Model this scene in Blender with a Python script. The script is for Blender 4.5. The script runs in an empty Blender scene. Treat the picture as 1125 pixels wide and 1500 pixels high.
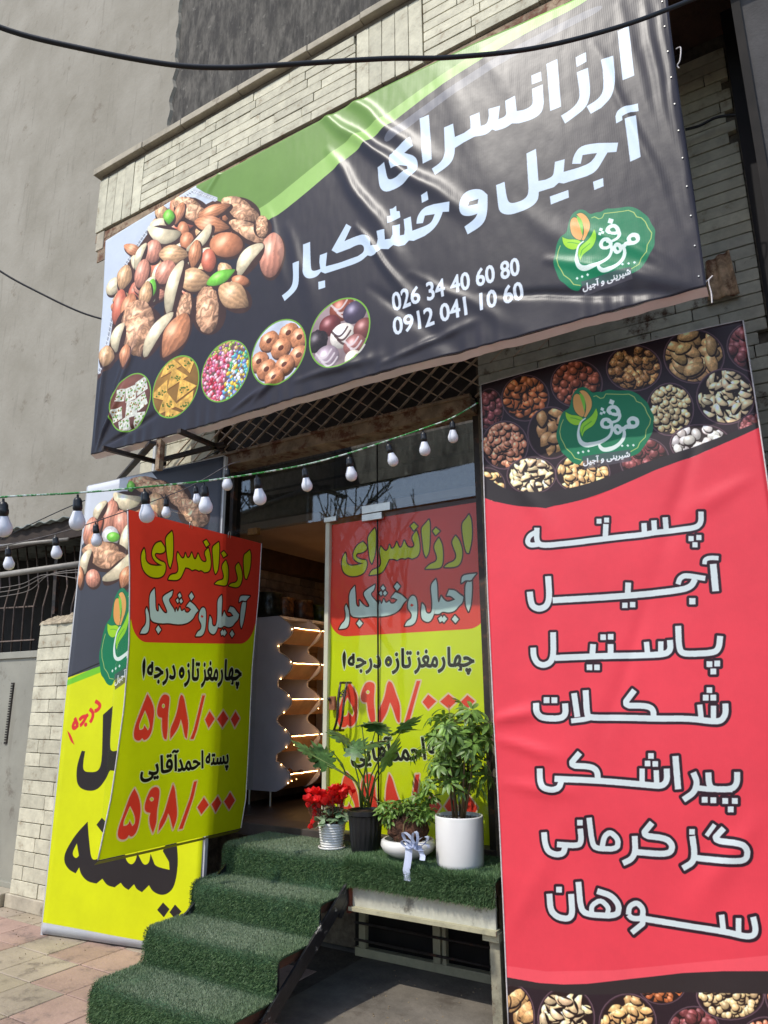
import bpy, math, random
import numpy as np
from mathutils import noise, Vector, Matrix, Euler
random.seed(7); rng = np.random.default_rng(11)
S = bpy.context.scene; COL = S.collection
# ------------------------------------------------------------------ camera
F_, CX, CY, CAMH = 1040., 562.5, 750., 1.6
def _n(v): return v / np.linalg.norm(v)
_up = _n(np.array([537 - CX, -3242 - CY, F_])); _lf = np.array([-1183 - CX, 1024 - CY, F_])
_lf = _n(_lf - _up * (_lf @ _up)); RM = np.array([-_lf, np.cross(_up, -_lf), _up]); O = np.array([0, 0, CAMH])
def ray(x, y): return RM @ np.array([x - CX, y - CY, F_])
def onY(x, y, Y): r = ray(x, y); return O + r * (Y / r[1])
def onX(x, y, X): r = ray(x, y); return O + r * (X / r[0])
def onZ(x, y, Z): r = ray(x, y); return O + r * ((Z - CAMH) / r[2])
def onD(x, y, D): return O + ray(x, y) * (D / F_)
cam = bpy.data.cameras.new('camera'); co = bpy.data.objects.new('camera', cam); COL.objects.link(co)
mw = np.eye(4); mw[:3, 0] = RM[:, 0]; mw[:3, 1] = -RM[:, 1]; mw[:3, 2] = -RM[:, 2]; mw[:3, 3] = O
co.matrix_world = Matrix(mw.tolist())
cam.sensor_fit = 'VERTICAL'; cam.sensor_height = 36; cam.lens = F_ * 36 / 1500; cam.clip_start = .05; cam.clip_end = 600
S.camera = co
# ------------------------------------------------------------------ light
SUN = Vector((-.22, -.58, .80)).normalized()
w = bpy.data.worlds.new('World'); S.world = w; w.use_nodes = True
nt = w.node_tree; bg = nt.nodes['Background']; sky = nt.nodes.new('ShaderNodeTexSky'); sky.sky_type = 'NISHITA'; sky.sun_disc = False
sky.sun_elevation = math.asin(SUN.z); sky.sun_rotation = math.atan2(SUN.x, SUN.y)
nt.links.new(sky.outputs[0], bg.inputs[0]); bg.inputs[1].default_value = .15
sl = bpy.data.lights.new('sun', 'SUN'); sl.energy = 2.15; sl.angle = math.radians(.55); sl.color = (1, .95, .87)
so = bpy.data.objects.new('sun', sl); COL.objects.link(so); so.rotation_euler = SUN.to_track_quat('Z', 'Y').to_euler()
vs = S.view_settings; vs.view_transform = 'Standard'; vs.look = 'None'; vs.exposure = .60; vs.gamma = 1; vs.use_curve_mapping = False
# ------------------------------------------------------------------ materials
def lin(c): return tuple((x / 12.92 if x <= .04045 else ((x + .055) / 1.055) ** 2.4) for x in c)
def rgb(r, g, b): return lin((r / 255, g / 255, b / 255))
_M = {}
def mat(name, col, rough=.7, var=.12, scale=6., bump=.0, bscale=60., metal=0., dirt=None, dscale=2., dth=.55, obj=0., spec=.5, col2=None, stretch=(1, 1, 1), trans=0., coat=0., speck=None):
    if name in _M: return _M[name]
    m = bpy.data.materials.new(name); m.use_nodes = True; t = m.node_tree; N = t.nodes; L = t.links
    p = N['Principled BSDF']; p.inputs['Roughness'].default_value = rough; p.inputs['Metallic'].default_value = metal
    p.inputs['Specular IOR Level'].default_value = spec; p.inputs['Coat Weight'].default_value = coat
    tc = N.new('ShaderNodeTexCoord'); mp = N.new('ShaderNodeMapping'); mp.inputs['Scale'].default_value = stretch
    geo = N.new('ShaderNodeNewGeometry'); L.new(geo.outputs['Position'], mp.inputs[0])
    no = N.new('ShaderNodeTexNoise'); no.inputs['Scale'].default_value = scale; no.inputs['Detail'].default_value = 8; no.inputs['Roughness'].default_value = .65
    L.new(mp.outputs[0], no.inputs['Vector'])
    mx = N.new('ShaderNodeMix'); mx.data_type = 'RGBA'
    c2 = col2 or tuple(c * (1 - var * 2.2) for c in col); c1 = col if col2 else tuple(min(1, c * (1 + var)) for c in col)
    mx.inputs[6].default_value = (*c1, 1); mx.inputs[7].default_value = (*c2, 1)
    rp = N.new('ShaderNodeMapRange'); rp.inputs[1].default_value = .35; rp.inputs[2].default_value = .65
    L.new(no.outputs[0], rp.inputs[0]); L.new(rp.outputs[0], mx.inputs[0]); out = mx.outputs[2]
    if dirt:
        n2 = N.new('ShaderNodeTexNoise'); n2.inputs['Scale'].default_value = dscale; n2.inputs['Detail'].default_value = 10; n2.inputs['Roughness'].default_value = .7
        L.new(mp.outputs[0], n2.inputs['Vector']); r2 = N.new('ShaderNodeMapRange'); r2.inputs[1].default_value = dth; r2.inputs[2].default_value = dth + .1
        L.new(n2.outputs[0], r2.inputs[0]); m2 = N.new('ShaderNodeMix'); m2.data_type = 'RGBA'; m2.inputs[7].default_value = (*dirt, 1)
        L.new(r2.outputs[0], m2.inputs[0]); L.new(out, m2.inputs[6]); out = m2.outputs[2]
    if speck:
        for sc_, st_q, th, k_ in ((26, (1, 1, 1), .70, .7), (3.2, (4, 4, .35), .60, .22), (9, (1, 1, 1), .66, .6)):
            m3 = N.new('ShaderNodeMapping'); m3.inputs['Scale'].default_value = st_q; L.new(geo.outputs['Position'], m3.inputs[0]); n3 = N.new('ShaderNodeTexNoise'); n3.inputs['Scale'].default_value = sc_; n3.inputs['Detail'].default_value = 9; L.new(m3.outputs[0], n3.inputs['Vector'])
            r4 = N.new('ShaderNodeMapRange'); r4.inputs[1].default_value = th; r4.inputs[2].default_value = th + .09; r4.inputs[4].default_value = k_; L.new(n3.outputs[0], r4.inputs[0]); m4 = N.new('ShaderNodeMix'); m4.data_type = 'RGBA'; m4.inputs[7].default_value = (*speck, 1); L.new(r4.outputs[0], m4.inputs[0]); L.new(out, m4.inputs[6]); out = m4.outputs[2]
    if obj:
        oi = N.new('ShaderNodeObjectInfo'); hs = N.new('ShaderNodeHueSaturation'); r3 = N.new('ShaderNodeMapRange')
        r3.inputs[3].default_value = 1 - obj; r3.inputs[4].default_value = 1 + obj; L.new(oi.outputs['Random'], r3.inputs[0])
        L.new(r3.outputs[0], hs.inputs['Value']); L.new(out, hs.inputs['Color']); out = hs.outputs[0]
    L.new(out, p.inputs['Base Color'])
    if bump:
        nb = N.new('ShaderNodeTexNoise'); nb.inputs['Scale'].default_value = bscale; nb.inputs['Detail'].default_value = 6; L.new(mp.outputs[0], nb.inputs['Vector'])
        b = N.new('ShaderNodeBump'); b.inputs['Strength'].default_value = bump; b.inputs['Distance'].default_value = .01
        L.new(nb.outputs[0], b.inputs['Height']); L.new(b.outputs[0], p.inputs['Normal'])
    if trans:
        tr = N.new('ShaderNodeBsdfTranslucent'); L.new(out, tr.inputs[0]); ms = N.new('ShaderNodeMixShader'); ms.inputs[0].default_value = trans
        L.new(p.outputs[0], ms.inputs[1]); L.new(tr.outputs[0], ms.inputs[2]); L.new(ms.outputs[0], N['Material Output'].inputs[0])
    _M[name] = m; return m
def glass_mat(name, tint=(.75, .8, .8), ior=1.5, refl=1.0):
    m = bpy.data.materials.new(name); m.use_nodes = True; t = m.node_tree; N = t.nodes; L = t.links; N.remove(N['Principled BSDF'])
    tr = N.new('ShaderNodeBsdfTransparent'); tr.inputs[0].default_value = (*tint, 1); gl = N.new('ShaderNodeBsdfGlossy'); gl.inputs['Roughness'].default_value = .015
    gl.inputs[0].default_value = (refl, refl, refl, 1)
    fr = N.new('ShaderNodeFresnel'); ge = N.new('ShaderNodeNewGeometry'); mr = N.new('ShaderNodeMapRange'); mr.inputs[3].default_value = ior; mr.inputs[4].default_value = 1 / ior
    L.new(ge.outputs['Backfacing'], mr.inputs[0]); L.new(mr.outputs[0], fr.inputs[0])
    ms = N.new('ShaderNodeMixShader'); L.new(fr.outputs[0], ms.inputs[0]); L.new(tr.outputs[0], ms.inputs[1]); L.new(gl.outputs[0], ms.inputs[2])
    L.new(ms.outputs[0], N['Material Output'].inputs[0]); return m
def emit_mat(name, col, s):
    m = bpy.data.materials.new(name); m.use_nodes = True; p = m.node_tree.nodes['Principled BSDF']; p.inputs['Base Color'].default_value = (*col, 1)
    p.inputs['Emission Color'].default_value = (*col, 1); p.inputs['Emission Strength'].default_value = s; return m
def print_mat(name, img, rough=.35, trans=.15, weave=0., spec=.5, gain=1.):
    m = bpy.data.materials.new(name); m.use_nodes = True; t = m.node_tree; N = t.nodes; L = t.links; p = N['Principled BSDF']
    ti = N.new('ShaderNodeTexImage'); ti.image = img; ti.extension = 'EXTEND'; p.inputs['Roughness'].default_value = rough; p.inputs['Specular IOR Level'].default_value = spec
    hs = N.new('ShaderNodeHueSaturation'); hs.inputs['Value'].default_value = gain; L.new(ti.outputs[0], hs.inputs['Color']); out = hs.outputs[0]
    L.new(out, p.inputs['Base Color'])
    nv = N.new('ShaderNodeTexNoise'); nv.inputs['Scale'].default_value = 2.3; nv.inputs['Detail'].default_value = 9; nv.inputs['Roughness'].default_value = .7; gp = N.new('ShaderNodeNewGeometry'); L.new(gp.outputs['Position'], nv.inputs['Vector']); mv = N.new('ShaderNodeMapRange'); mv.inputs[1].default_value = .3; mv.inputs[2].default_value = .7; mv.inputs[3].default_value = .90 * gain; mv.inputs[4].default_value = 1.06 * gain; L.new(nv.outputs[0], mv.inputs[0]); L.new(mv.outputs[0], hs.inputs['Value'])
    if weave:
        geo = N.new('ShaderNodeNewGeometry'); wv = N.new('ShaderNodeTexWave'); wv.inputs['Scale'].default_value = 28; wv.bands_direction = 'X'; wv.inputs['Distortion'].default_value = .6
        L.new(geo.outputs['Position'], wv.inputs['Vector']); nb = N.new('ShaderNodeTexNoise'); nb.inputs['Scale'].default_value = 9; nb.inputs['Detail'].default_value = 5; L.new(geo.outputs['Position'], nb.inputs['Vector'])
        ad = N.new('ShaderNodeMath'); ad.operation = 'MULTIPLY_ADD'; ad.inputs[1].default_value = .06; L.new(wv.outputs['Fac'], ad.inputs[0]); L.new(nb.outputs[0], ad.inputs[2])
        b = N.new('ShaderNodeBump'); b.inputs['Strength'].default_value = weave; b.inputs['Distance'].default_value = .012; L.new(ad.outputs[0], b.inputs['Height']); L.new(b.outputs[0], p.inputs['Normal'])
    if trans:
        tr = N.new('ShaderNodeBsdfTranslucent'); L.new(out, tr.inputs[0]); ms = N.new('ShaderNodeMixShader'); ms.inputs[0].default_value = trans
        L.new(p.outputs[0], ms.inputs[1]); L.new(tr.outputs[0], ms.inputs[2]); L.new(ms.outputs[0], N['Material Output'].inputs[0])
    return m
BRICK = mat('white_facing_brick', rgb(204, 198, 174), .8, .1, 9, .35, 45, dirt=rgb(162, 146, 120), dscale=9, dth=.57, obj=.15)
MORTAR = mat('mortar', rgb(112, 102, 88), .95, .2, 20, .4)
PLASTER = mat('grey_plaster', rgb(156, 150, 138), .95, .1, .8, .6, 12, col2=rgb(140, 134, 121), dirt=rgb(124, 115, 101), dscale=2.2, dth=.6, speck=rgb(98, 92, 82))
ROUGHC = mat('rough_cement', rgb(88, 84, 78), .95, .30, 9, 1.0, 22, stretch=(1, 1, .3), dirt=rgb(54, 51, 48), dscale=5, dth=.50, speck=rgb(126, 122, 114))
STONE = mat('coping_stone', rgb(176, 166, 146), .85, .12, 6, .3, 40, dirt=rgb(110, 98, 84), dscale=5, dth=.6, obj=.1)
DARK = mat('dark_void', rgb(34, 30, 27), .95, .2, 4)  # near-black: shade painted into recesses, plain dark on seam, trim and windows
STEEL = mat('dark_steel', rgb(52, 42, 36), .6, .25, 12, .2, 60, dirt=rgb(96, 58, 38), dscale=9, dth=.55)
RUST = mat('rusty_beam', rgb(160, 138, 112), .85, .2, 8, .5, 40, dirt=rgb(104, 66, 44), dscale=7, dth=.5)
LATT = mat('lattice_steel', rgb(216, 188, 160), .6, .25, 14, .2, 60, obj=.15)
GREYM = mat('grey_painted_metal', rgb(150, 147, 134), .55, .06, 3, .1, 30, dirt=rgb(112, 104, 92), dscale=3.5, dth=.57, speck=rgb(96, 84, 70))
CREAM = mat('cream_painted_metal', rgb(176, 170, 140), .6, .12, 7, .2, 50, dirt=rgb(104, 82, 58), dscale=8, dth=.6)
BLKP = mat('black_plastic', rgb(28, 28, 30), .4, .1, 20)
BLKM = mat('black_painted_steel', rgb(34, 35, 38), .35, .2, 8, .2, 40, dirt=rgb(176, 172, 164), dscale=13, dth=.585)
CABLE = mat('black_cable', rgb(24, 24, 28), .5, .1, 8)
GREENC = mat('green_cable', rgb(50, 150, 60), .5, .1, 8, dirt=rgb(225, 235, 225), dscale=26, dth=.48)
BULB = mat('white_bulb_plastic', rgb(234, 234, 240), .28, .03, 5, spec=.6)
CONC = mat('concrete', rgb(112, 105, 94), .95, .15, 5, .4, 40, dirt=rgb(84, 76, 66), dscale=2.6, dth=.56)
TURF = mat('turf_backing', rgb(52, 82, 54), .95, .2, 30, .6, 120)
WHITEC = mat('white_ceramic', rgb(226, 224, 220), .25, .02, 4, coat=.3)
BROWN = mat('brown_wood', rgb(84, 56, 38), .7, .2, 9, .2, 60)
CHROME = mat('brushed_steel', rgb(190, 188, 180), .3, .05, 20, metal=.85)
# ------------------------------------------------------------------ mesh helpers
class MB:
    def __init__(s): s.v = []; s.f = []; s.mi = []; s.uv = None
    def add(s, vs, fs, mi=0):
        k = len(s.v); s.v += [tuple(map(float, v)) for v in vs]; s.f += [tuple(i + k for i in f) for f in fs]; s.mi += [mi] * len(fs); return s
    def box(s, lo, hi, mi=0, rot=None, piv=None):
        x0, y0, z0 = lo; x1, y1, z1 = hi
        V = [Vector(p) for p in ((x0, y0, z0), (x1, y0, z0), (x1, y1, z0), (x0, y1, z0), (x0, y0, z1), (x1, y0, z1), (x1, y1, z1), (x0, y1, z1))]
        if rot is not None:
            c = Vector(piv) if piv is not None else sum(V, Vector()) / 8; V = [c + rot @ (v - c) for v in V]
        return s.add(V, [(0, 3, 2, 1), (4, 5, 6, 7), (0, 1, 5, 4), (1, 2, 6, 5), (2, 3, 7, 6), (3, 0, 4, 7)], mi)
    def bar(s, a, b, wd, ht, up=(0, 0, 1), mi=0):
        a = Vector(a); b = Vector(b); d = (b - a).normalized(); u = Vector(up); x = d.cross(u)
        if x.length < 1e-4: x = d.cross(Vector((1, 0, 0)))
        x.normalize(); y = x.cross(d); x *= wd / 2; y *= ht / 2
        return s.add([a - x - y, a + x - y, a + x + y, a - x + y, b - x - y, b + x - y, b + x + y, b - x + y],
                     [(0, 3, 2, 1), (4, 5, 6, 7), (0, 1, 5, 4), (1, 2, 6, 5), (2, 3, 7, 6), (3, 0, 4, 7)], mi)
    def tube(s, pts, r, n=8, mi=0, cap=True):
        P = [Vector(p) for p in pts]; R = r if hasattr(r, '__len__') else [r] * len(P); vs = []; fs = []; x = None
        for i, p in enumerate(P):
            d = (P[min(i + 1, len(P) - 1)] - P[max(i - 1, 0)]).normalized()
            if x is None: x = d.orthogonal().normalized()
            x = (x - d * x.dot(d)).normalized(); y = d.cross(x)
            for k in range(n):
                a = 2 * math.pi * k / n; vs.append(p + (x * math.cos(a) + y * math.sin(a)) * R[i])
            if i:
                for k in range(n): fs.append(((i - 1) * n + k, (i - 1) * n + (k + 1) % n, i * n + (k + 1) % n, i * n + k))
        if cap: fs += [tuple(range(n))[::-1], tuple((len(P) - 1) * n + k for k in range(n))]
        return s.add(vs, fs, mi)
    def lathe(s, prof, n=32, c=(0, 0, 0), mi=0, rib=None, cap0=True, cap1=False):
        vs = []; fs = []
        for i, (r, z) in enumerate(prof):
            for k in range(n):
                a = 2 * math.pi * k / n; rr = r * (1 + (rib(k, i) if rib else 0)); vs.append((c[0] + rr * math.cos(a), c[1] + rr * math.sin(a), c[2] + z))
            if i:
                for k in range(n): fs.append(((i - 1) * n + k, (i - 1) * n + (k + 1) % n, i * n + (k + 1) % n, i * n + k))
        if cap0: fs.append(tuple(range(n))[::-1])
        if cap1: fs.append(tuple((len(prof) - 1) * n + k for k in range(n)))
        return s.add(vs, fs, mi)
    def blob(s, c, r, seed=0, n=1, mi=0, amp=.15):
        import bmesh
        bm = bmesh.new(); bmesh.ops.create_icosphere(bm, subdivisions=n, radius=1); rr = random.Random(seed)
        vs = [Vector((v.co.x * r[0], v.co.y * r[1], v.co.z * r[2])) * (1 + rr.uniform(-amp, amp)) + Vector(c) for v in bm.verts]
        fs = [tuple(v.index for v in f.verts) for f in bm.faces]; bm.free(); return s.add(vs, fs, mi)
    def mesh(s, name, m, smooth=False):
        me = bpy.data.meshes.new(name); me.from_pydata(s.v, [], s.f)
        for q in (m if isinstance(m, (list, tuple)) else [m]): me.materials.append(q)
        if any(s.mi): me.polygons.foreach_set('material_index', s.mi)
        if smooth: me.polygons.foreach_set('use_smooth', [True] * len(me.polygons))
        me.update(); return me
    def build(s, name, m, parent=None, smooth=False, bevel=0): return link(name, s.mesh(name, m, smooth), parent, bevel)
def link(name, me, parent=None, bevel=0):
    o = bpy.data.objects.new(name, me); COL.objects.link(o)
    if parent is not None:
        o.parent = parent; o.matrix_parent_inverse = Matrix.Identity(4)
        if parent.location.length > 0 or any(parent.rotation_euler): 
            o.matrix_parent_inverse = parent_mat(parent).inverted()
    if bevel:
        b = o.modifiers.new('bevel', 'BEVEL'); b.width = bevel; b.segments = 2; b.limit_method = 'ANGLE'
    return o
def parent_mat(p):
    m = Matrix.LocRotScale(p.location, p.rotation_euler, p.scale)
    if p.parent: m = parent_mat(p.parent) @ p.matrix_parent_inverse @ m
    return m
def empty(name, loc=(0, 0, 0)):
    o = bpy.data.objects.new(name, None); COL.objects.link(o); o.location = loc; o.empty_display_size = .1; return o
def tag(o, label=None, cat=None, group=None, kind=None):
    if label: o['label'] = label
    if cat: o['category'] = cat
    if group: o['group'] = group
    if kind: o['kind'] = kind
    return o
def gridmesh(name, m, fn, nu, nv, parent=None, uv=None, back=None, solid=0):
    vs = []; uvs = []
    for j in range(nv + 1):
        for i in range(nu + 1):
            s, t = i / nu, j / nv; vs.append(tuple(map(float, fn(s, t)))); uvs.append(uv(s, t) if uv else (s, t))
    fs = [(j * (nu + 1) + i, j * (nu + 1) + i + 1, (j + 1) * (nu + 1) + i + 1, (j + 1) * (nu + 1) + i) for j in range(nv) for i in range(nu)]
    if back: fs = [f[::-1] for f in fs]
    me = bpy.data.meshes.new(name); me.from_pydata(vs, [], fs); me.materials.append(m)
    if back: me.materials.append(back)
    me.polygons.foreach_set('use_smooth', [True] * len(fs)); ul = me.uv_layers.new(name='uv')
    li = np.empty(len(me.loops), dtype=np.int32); me.loops.foreach_get('vertex_index', li)
    ul.data.foreach_set('uv', np.array(uvs)[li].astype(np.float32).ravel()); me.update()
    o = link(name, me, parent)
    if solid:
        md = o.modifiers.new('solid', 'SOLIDIFY'); md.thickness = solid; md.offset = -1
        if back: md.material_offset = 1; md.material_offset_rim = 1
    return o
def copyobj(o, parent=None):
    c = o.copy(); COL.objects.link(c)
    if parent is not None: c.parent = parent
    for ch in list(o.children): copyobj(ch, c)
    return c
def fbm(shape, scale, seed, oct=4):
    r = np.random.default_rng(seed); H, W = shape; out = np.zeros(shape); a = 1
    for o in range(oct):
        s = max(1.5, scale / 2 ** o); gh, gw = int(H / s) + 3, int(W / s) + 3; g = r.random((gh, gw))
        yy = np.arange(H) / s; xx = np.arange(W) / s; y0 = yy.astype(int); x0 = xx.astype(int); fy = (yy - y0)[:, None]; fx = (xx - x0)[None]
        fy = fy * fy * (3 - 2 * fy); fx = fx * fx * (3 - 2 * fx); A = g[y0][:, x0]; B = g[y0][:, x0 + 1]; C = g[y0 + 1][:, x0]; D = g[y0 + 1][:, x0 + 1]
        out += a * ((A * (1 - fx) + B * fx) * (1 - fy) + (C * (1 - fx) + D * fx) * fy - .5); a *= .55
    return out
#@@ART
# ------------------------------------------------------------------ print artwork painter
class Canvas:
    def __init__(s, W, H, bg, T): s.W, s.H = W, H; s.a = np.empty((H, W, 3)); s.a[:] = np.array(bg) / 255; s.T = T
    def tp(s, pts): return np.array([s.T(*p) for p in pts], float)
    def _mask(s, polys):
        SS = 3; al = np.concatenate(polys); x0 = max(0, int(al[:, 0].min()) - 1); x1 = min(s.W, int(al[:, 0].max()) + 2); y0 = max(0, int(al[:, 1].min()) - 1); y1 = min(s.H, int(al[:, 1].max()) + 2)
        if x1 <= x0 or y1 <= y0: return None
        hh, ww = (y1 - y0) * SS, (x1 - x0) * SS; acc = np.zeros((hh, ww + 1), np.int32)
        for P in polys:
            Q = (P - (x0, y0)) * SS; 
            for (xa, ya), (xb, yb) in zip(Q, np.roll(Q, -1, 0)):
                if ya == yb: continue
                d = 1
                if ya > yb: xa, ya, xb, yb, d = xb, yb, xa, ya, -1
                r0 = max(0, math.ceil(ya - .5)); r1 = min(hh, math.ceil(yb - .5))
                if r1 <= r0: continue
                r = np.arange(r0, r1); x = xa + (r + .5 - ya) * (xb - xa) / (yb - ya)
                c = np.clip(np.ceil(x - .5), 0, ww).astype(int); np.add.at(acc, (r, c), d)
        m = (np.cumsum(acc, 1)[:, :ww]); return x0, y0, x1, y1, m, SS
    def mask(s, polys, eo=False):
        r = s._mask(polys)
        if r is None: return None
        x0, y0, x1, y1, m, SS = r; m = (m % 2 != 0) if eo else (m != 0)
        return x0, y0, x1, y1, m.reshape(y1 - y0, SS, x1 - x0, SS).mean((1, 3))
    def blend(s, x0, y0, x1, y1, m, col):
        c = np.array(col, float) / 255 if not isinstance(col, np.ndarray) else col; R = s.a[y0:y1, x0:x1]; R += (c - R) * m[..., None]
    def fill(s, polys, col, al=1, eo=False, outline=None, orad=2):
        polys = [s.tp(p) for p in polys]
        if outline is not None: s.edge(polys, orad, outline)
        r = s.mask(polys, eo)
        if r: s.blend(*r[:4], r[4] * al, col)
        return r
    def edge(s, polys, rad, col, closed=True, al=1):
        A = np.concatenate([p if closed else p[:-1] for p in polys]); B = np.concatenate([np.roll(p, -1, 0) if closed else p[1:] for p in polys])
        rr = rad + 2; lo = np.minimum(A, B).min(0) - rr; hi = np.maximum(A, B).max(0) + rr
        X0, Y0 = max(0, int(lo[0])), max(0, int(lo[1])); X1, Y1 = min(s.W, int(hi[0]) + 1), min(s.H, int(hi[1]) + 1)
        if X1 <= X0 or Y1 <= Y0: return
        D = np.full((Y1 - Y0, X1 - X0), 1e9)
        for a, b in zip(A, B):
            x0 = max(X0, int(min(a[0], b[0]) - rr)); x1 = min(X1, int(max(a[0], b[0]) + rr) + 1); y0 = max(Y0, int(min(a[1], b[1]) - rr)); y1 = min(Y1, int(max(a[1], b[1]) + rr) + 1)
            if x1 <= x0 or y1 <= y0: continue
            yy, xx = np.mgrid[y0:y1, x0:x1] + .5; d = b - a; l = d @ d + 1e-9; t = np.clip(((xx - a[0]) * d[0] + (yy - a[1]) * d[1]) / l, 0, 1)
            q = np.hypot(xx - a[0] - t * d[0], yy - a[1] - t * d[1]); v = D[y0 - Y0:y1 - Y0, x0 - X0:x1 - X0]; np.minimum(v, q, out=v)
        s.blend(X0, Y0, X1, Y1, np.clip(rad - D + .5, 0, 1) * al, col)
    def line(s, pts, w, col, al=1): s.edge([s.tp(pts)], w / 2, col, False, al)
    def blob(s, cx, cy, a, b, ang, col, tex=0, hi=.35, seed=0, clip=None, dark=.5, raw=False, stripes=0, shp=0, ridge=0):
        """a printed nut: shaded ellipse. cx..b in source units"""
        ca, sa = math.cos(math.radians(ang)), math.sin(math.radians(ang)); T = (lambda x, y: (x, y)) if raw else s.T
        c = np.array(T(cx, cy)); u = np.array(T(cx + a * ca, cy + a * sa)) - c; v = np.array(T(cx - b * sa, cy + b * ca)) - c
        ext = np.sqrt(u * u + v * v) + 2; x0, y0 = np.maximum(0, (c - ext).astype(int)); x1 = min(s.W, int(c[0] + ext[0]) + 1); y1 = min(s.H, int(c[1] + ext[1]) + 1)
        if x1 <= x0 or y1 <= y0: return
        yy, xx = np.mgrid[y0:y1, x0:x1] + .5; inv = np.linalg.inv(np.array([u, v]).T); dx = xx - c[0]; dy = yy - c[1]
        p = inv[0, 0] * dx + inv[0, 1] * dy; q = inv[1, 0] * dx + inv[1, 1] * dy
        if tex:
            nz = fbm(p.shape, max(4, ext.max() / 3), seed, 3); p = p + nz * .28 * tex; q = q + np.roll(nz, 3, 0) * .28 * tex
        if shp == 1: q = q / np.clip(1.02 - .42 * np.abs(p) ** 1.6 - .18 * p, .2, 2)
        if shp == 2: q = (q - .30 + .62 * p * p) / .82
        r2 = p * p + q * q; R = np.sqrt(r2); px = 1 / max(2, math.sqrt(abs(u[0] * v[1] - u[1] * v[0]))); m = np.clip((1 - R) / px / 1.2 + .5, 0, 1)
        z = np.sqrt(np.clip(1 - r2, 0, 1)); sx = dx / ext[0]; sy = dy / ext[1]; sh = .55 + .5 * z - .28 * sx * .7 - .38 * sy; sh = dark + (1 - dark) * sh
        nz = fbm(p.shape, max(3, ext.max() / 4), seed + 5, 4); cc = np.array(col) / 255; C = cc[None, None] * np.clip(sh, 0, 1.5)[..., None] * (1 + nz * (.14 + .4 * tex))[..., None]
        if tex: C *= (1 - .45 * tex * np.clip(np.abs(np.sin(p * 7 + nz * 9) * np.cos(q * 6 - nz * 8)), 0, 1) ** 3)[..., None]
        if ridge: n2 = fbm(p.shape, max(5, ext.max() / 2.2), seed + 70, 2); f = np.abs(np.sin((p * 3.2 + n2 * 5.5)) ) * np.abs(np.cos(q * 2.2 + n2 * 6)) ; C *= (.66 + .46 * f ** .5)[..., None]; C += (.06 * (f > .72))[..., None]
        if stripes: C *= (1 - .07 * (1 + np.sin(q * 15 + nz * 3)) * stripes)[..., None]
        C += (hi * np.exp(-((sx + .25) ** 2 + (sy + .35) ** 2) * 9))[..., None]
        if clip is not None: m = m * clip[y0:y1, x0:x1]
        s.blend(x0, y0, x1, y1, m, np.clip(C, 0, 1))
    def image(s, name):
        im = bpy.data.images.new(name, s.W, s.H); px = np.ones((s.H, s.W, 4), np.float32); px[..., :3] = np.clip(s.a[::-1], 0, 1); im.pixels.foreach_set(px.ravel()); im.pack(); return im
def P(st, x0=0, y0=0, sc=1, rnd=False):
    """outline string -> polygon; a trailing ! flips a point between sharp and rounded, o marks rounded"""
    pts = []; fl = []
    for t in st.split():
        r = rnd
        if t[-1] == '!': r = not rnd; t = t[:-1]
        if t[-1] == 'o': r = True; t = t[:-1]
        a, b = t.split(','); pts.append((x0 + float(a) / sc, y0 + float(b) / sc)); fl.append(r)
    out = []; n = len(pts)
    for i in range(n):
        p = pts[i]
        if not fl[i]: out.append(p); continue
        a = pts[i - 1]; b = pts[(i + 1) % n]; k = .5 if fl[i - 1] else .5; k2 = .5
        A = (p[0] + (a[0] - p[0]) * k, p[1] + (a[1] - p[1]) * k); B = (p[0] + (b[0] - p[0]) * k2, p[1] + (b[1] - p[1]) * k2)
        for t in (0, .25, .5, .75, 1): out.append(((1 - t) ** 2 * A[0] + 2 * t * (1 - t) * p[0] + t * t * B[0], (1 - t) ** 2 * A[1] + 2 * t * (1 - t) * p[1] + t * t * B[1]))
    return out
def SQ(x, y, r, x0, y0, sc, rot=0):
    return [(x0 + (x + r * math.cos(rot + k * math.pi / 2 + math.pi / 4) * 1.41 / 2) / sc, y0 + (y + r * math.sin(rot + k * math.pi / 2 + math.pi / 4) * 1.41 / 2) / sc) for k in range(4)]
def STK(st, wd, x0, y0, sc):
    """thick stroke as a list of polygons"""
    pts = []
    raw = [tuple(map(float, t.split(','))) for t in st.split()]
    # soften interior corners a little
    for i, p in enumerate(raw):
        if 0 < i < len(raw) - 1 and len(raw) > 3:
            a, b = raw[i - 1], raw[i + 1]; k = .28; pts += [(p[0] + (a[0] - p[0]) * k, p[1] + (a[1] - p[1]) * k), p if False else (p[0] * .8 + (a[0] + b[0]) * .1, p[1] * .8 + (a[1] + b[1]) * .1), (p[0] + (b[0] - p[0]) * k, p[1] + (b[1] - p[1]) * k)]
        else: pts.append(p)
    out = []; h = wd / 2
    for i in range(len(pts) - 1):
        (ax, ay), (bx, by) = pts[i], pts[i + 1]; l = math.hypot(bx - ax, by - ay) or 1; nx, ny = -(by - ay) / l * h, (bx - ax) / l * h
        out.append([(x0 + x / sc, y0 + y / sc) for x, y in ((ax + nx, ay + ny), (bx + nx, by + ny), (bx - nx, by - ny), (ax - nx, ay - ny))])
        if i: out.append([(x0 + (ax + h * math.cos(k * .5236)) / sc, y0 + (ay + h * math.sin(k * .5236)) / sc) for k in range(12)])
    return out
def orient(polys):
    r = []
    for p in polys:
        a = sum(p[i - 1][0] * p[i][1] - p[i][0] * p[i - 1][1] for i in range(len(p))); r.append(p if a > 0 else p[::-1])
    return r
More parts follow.
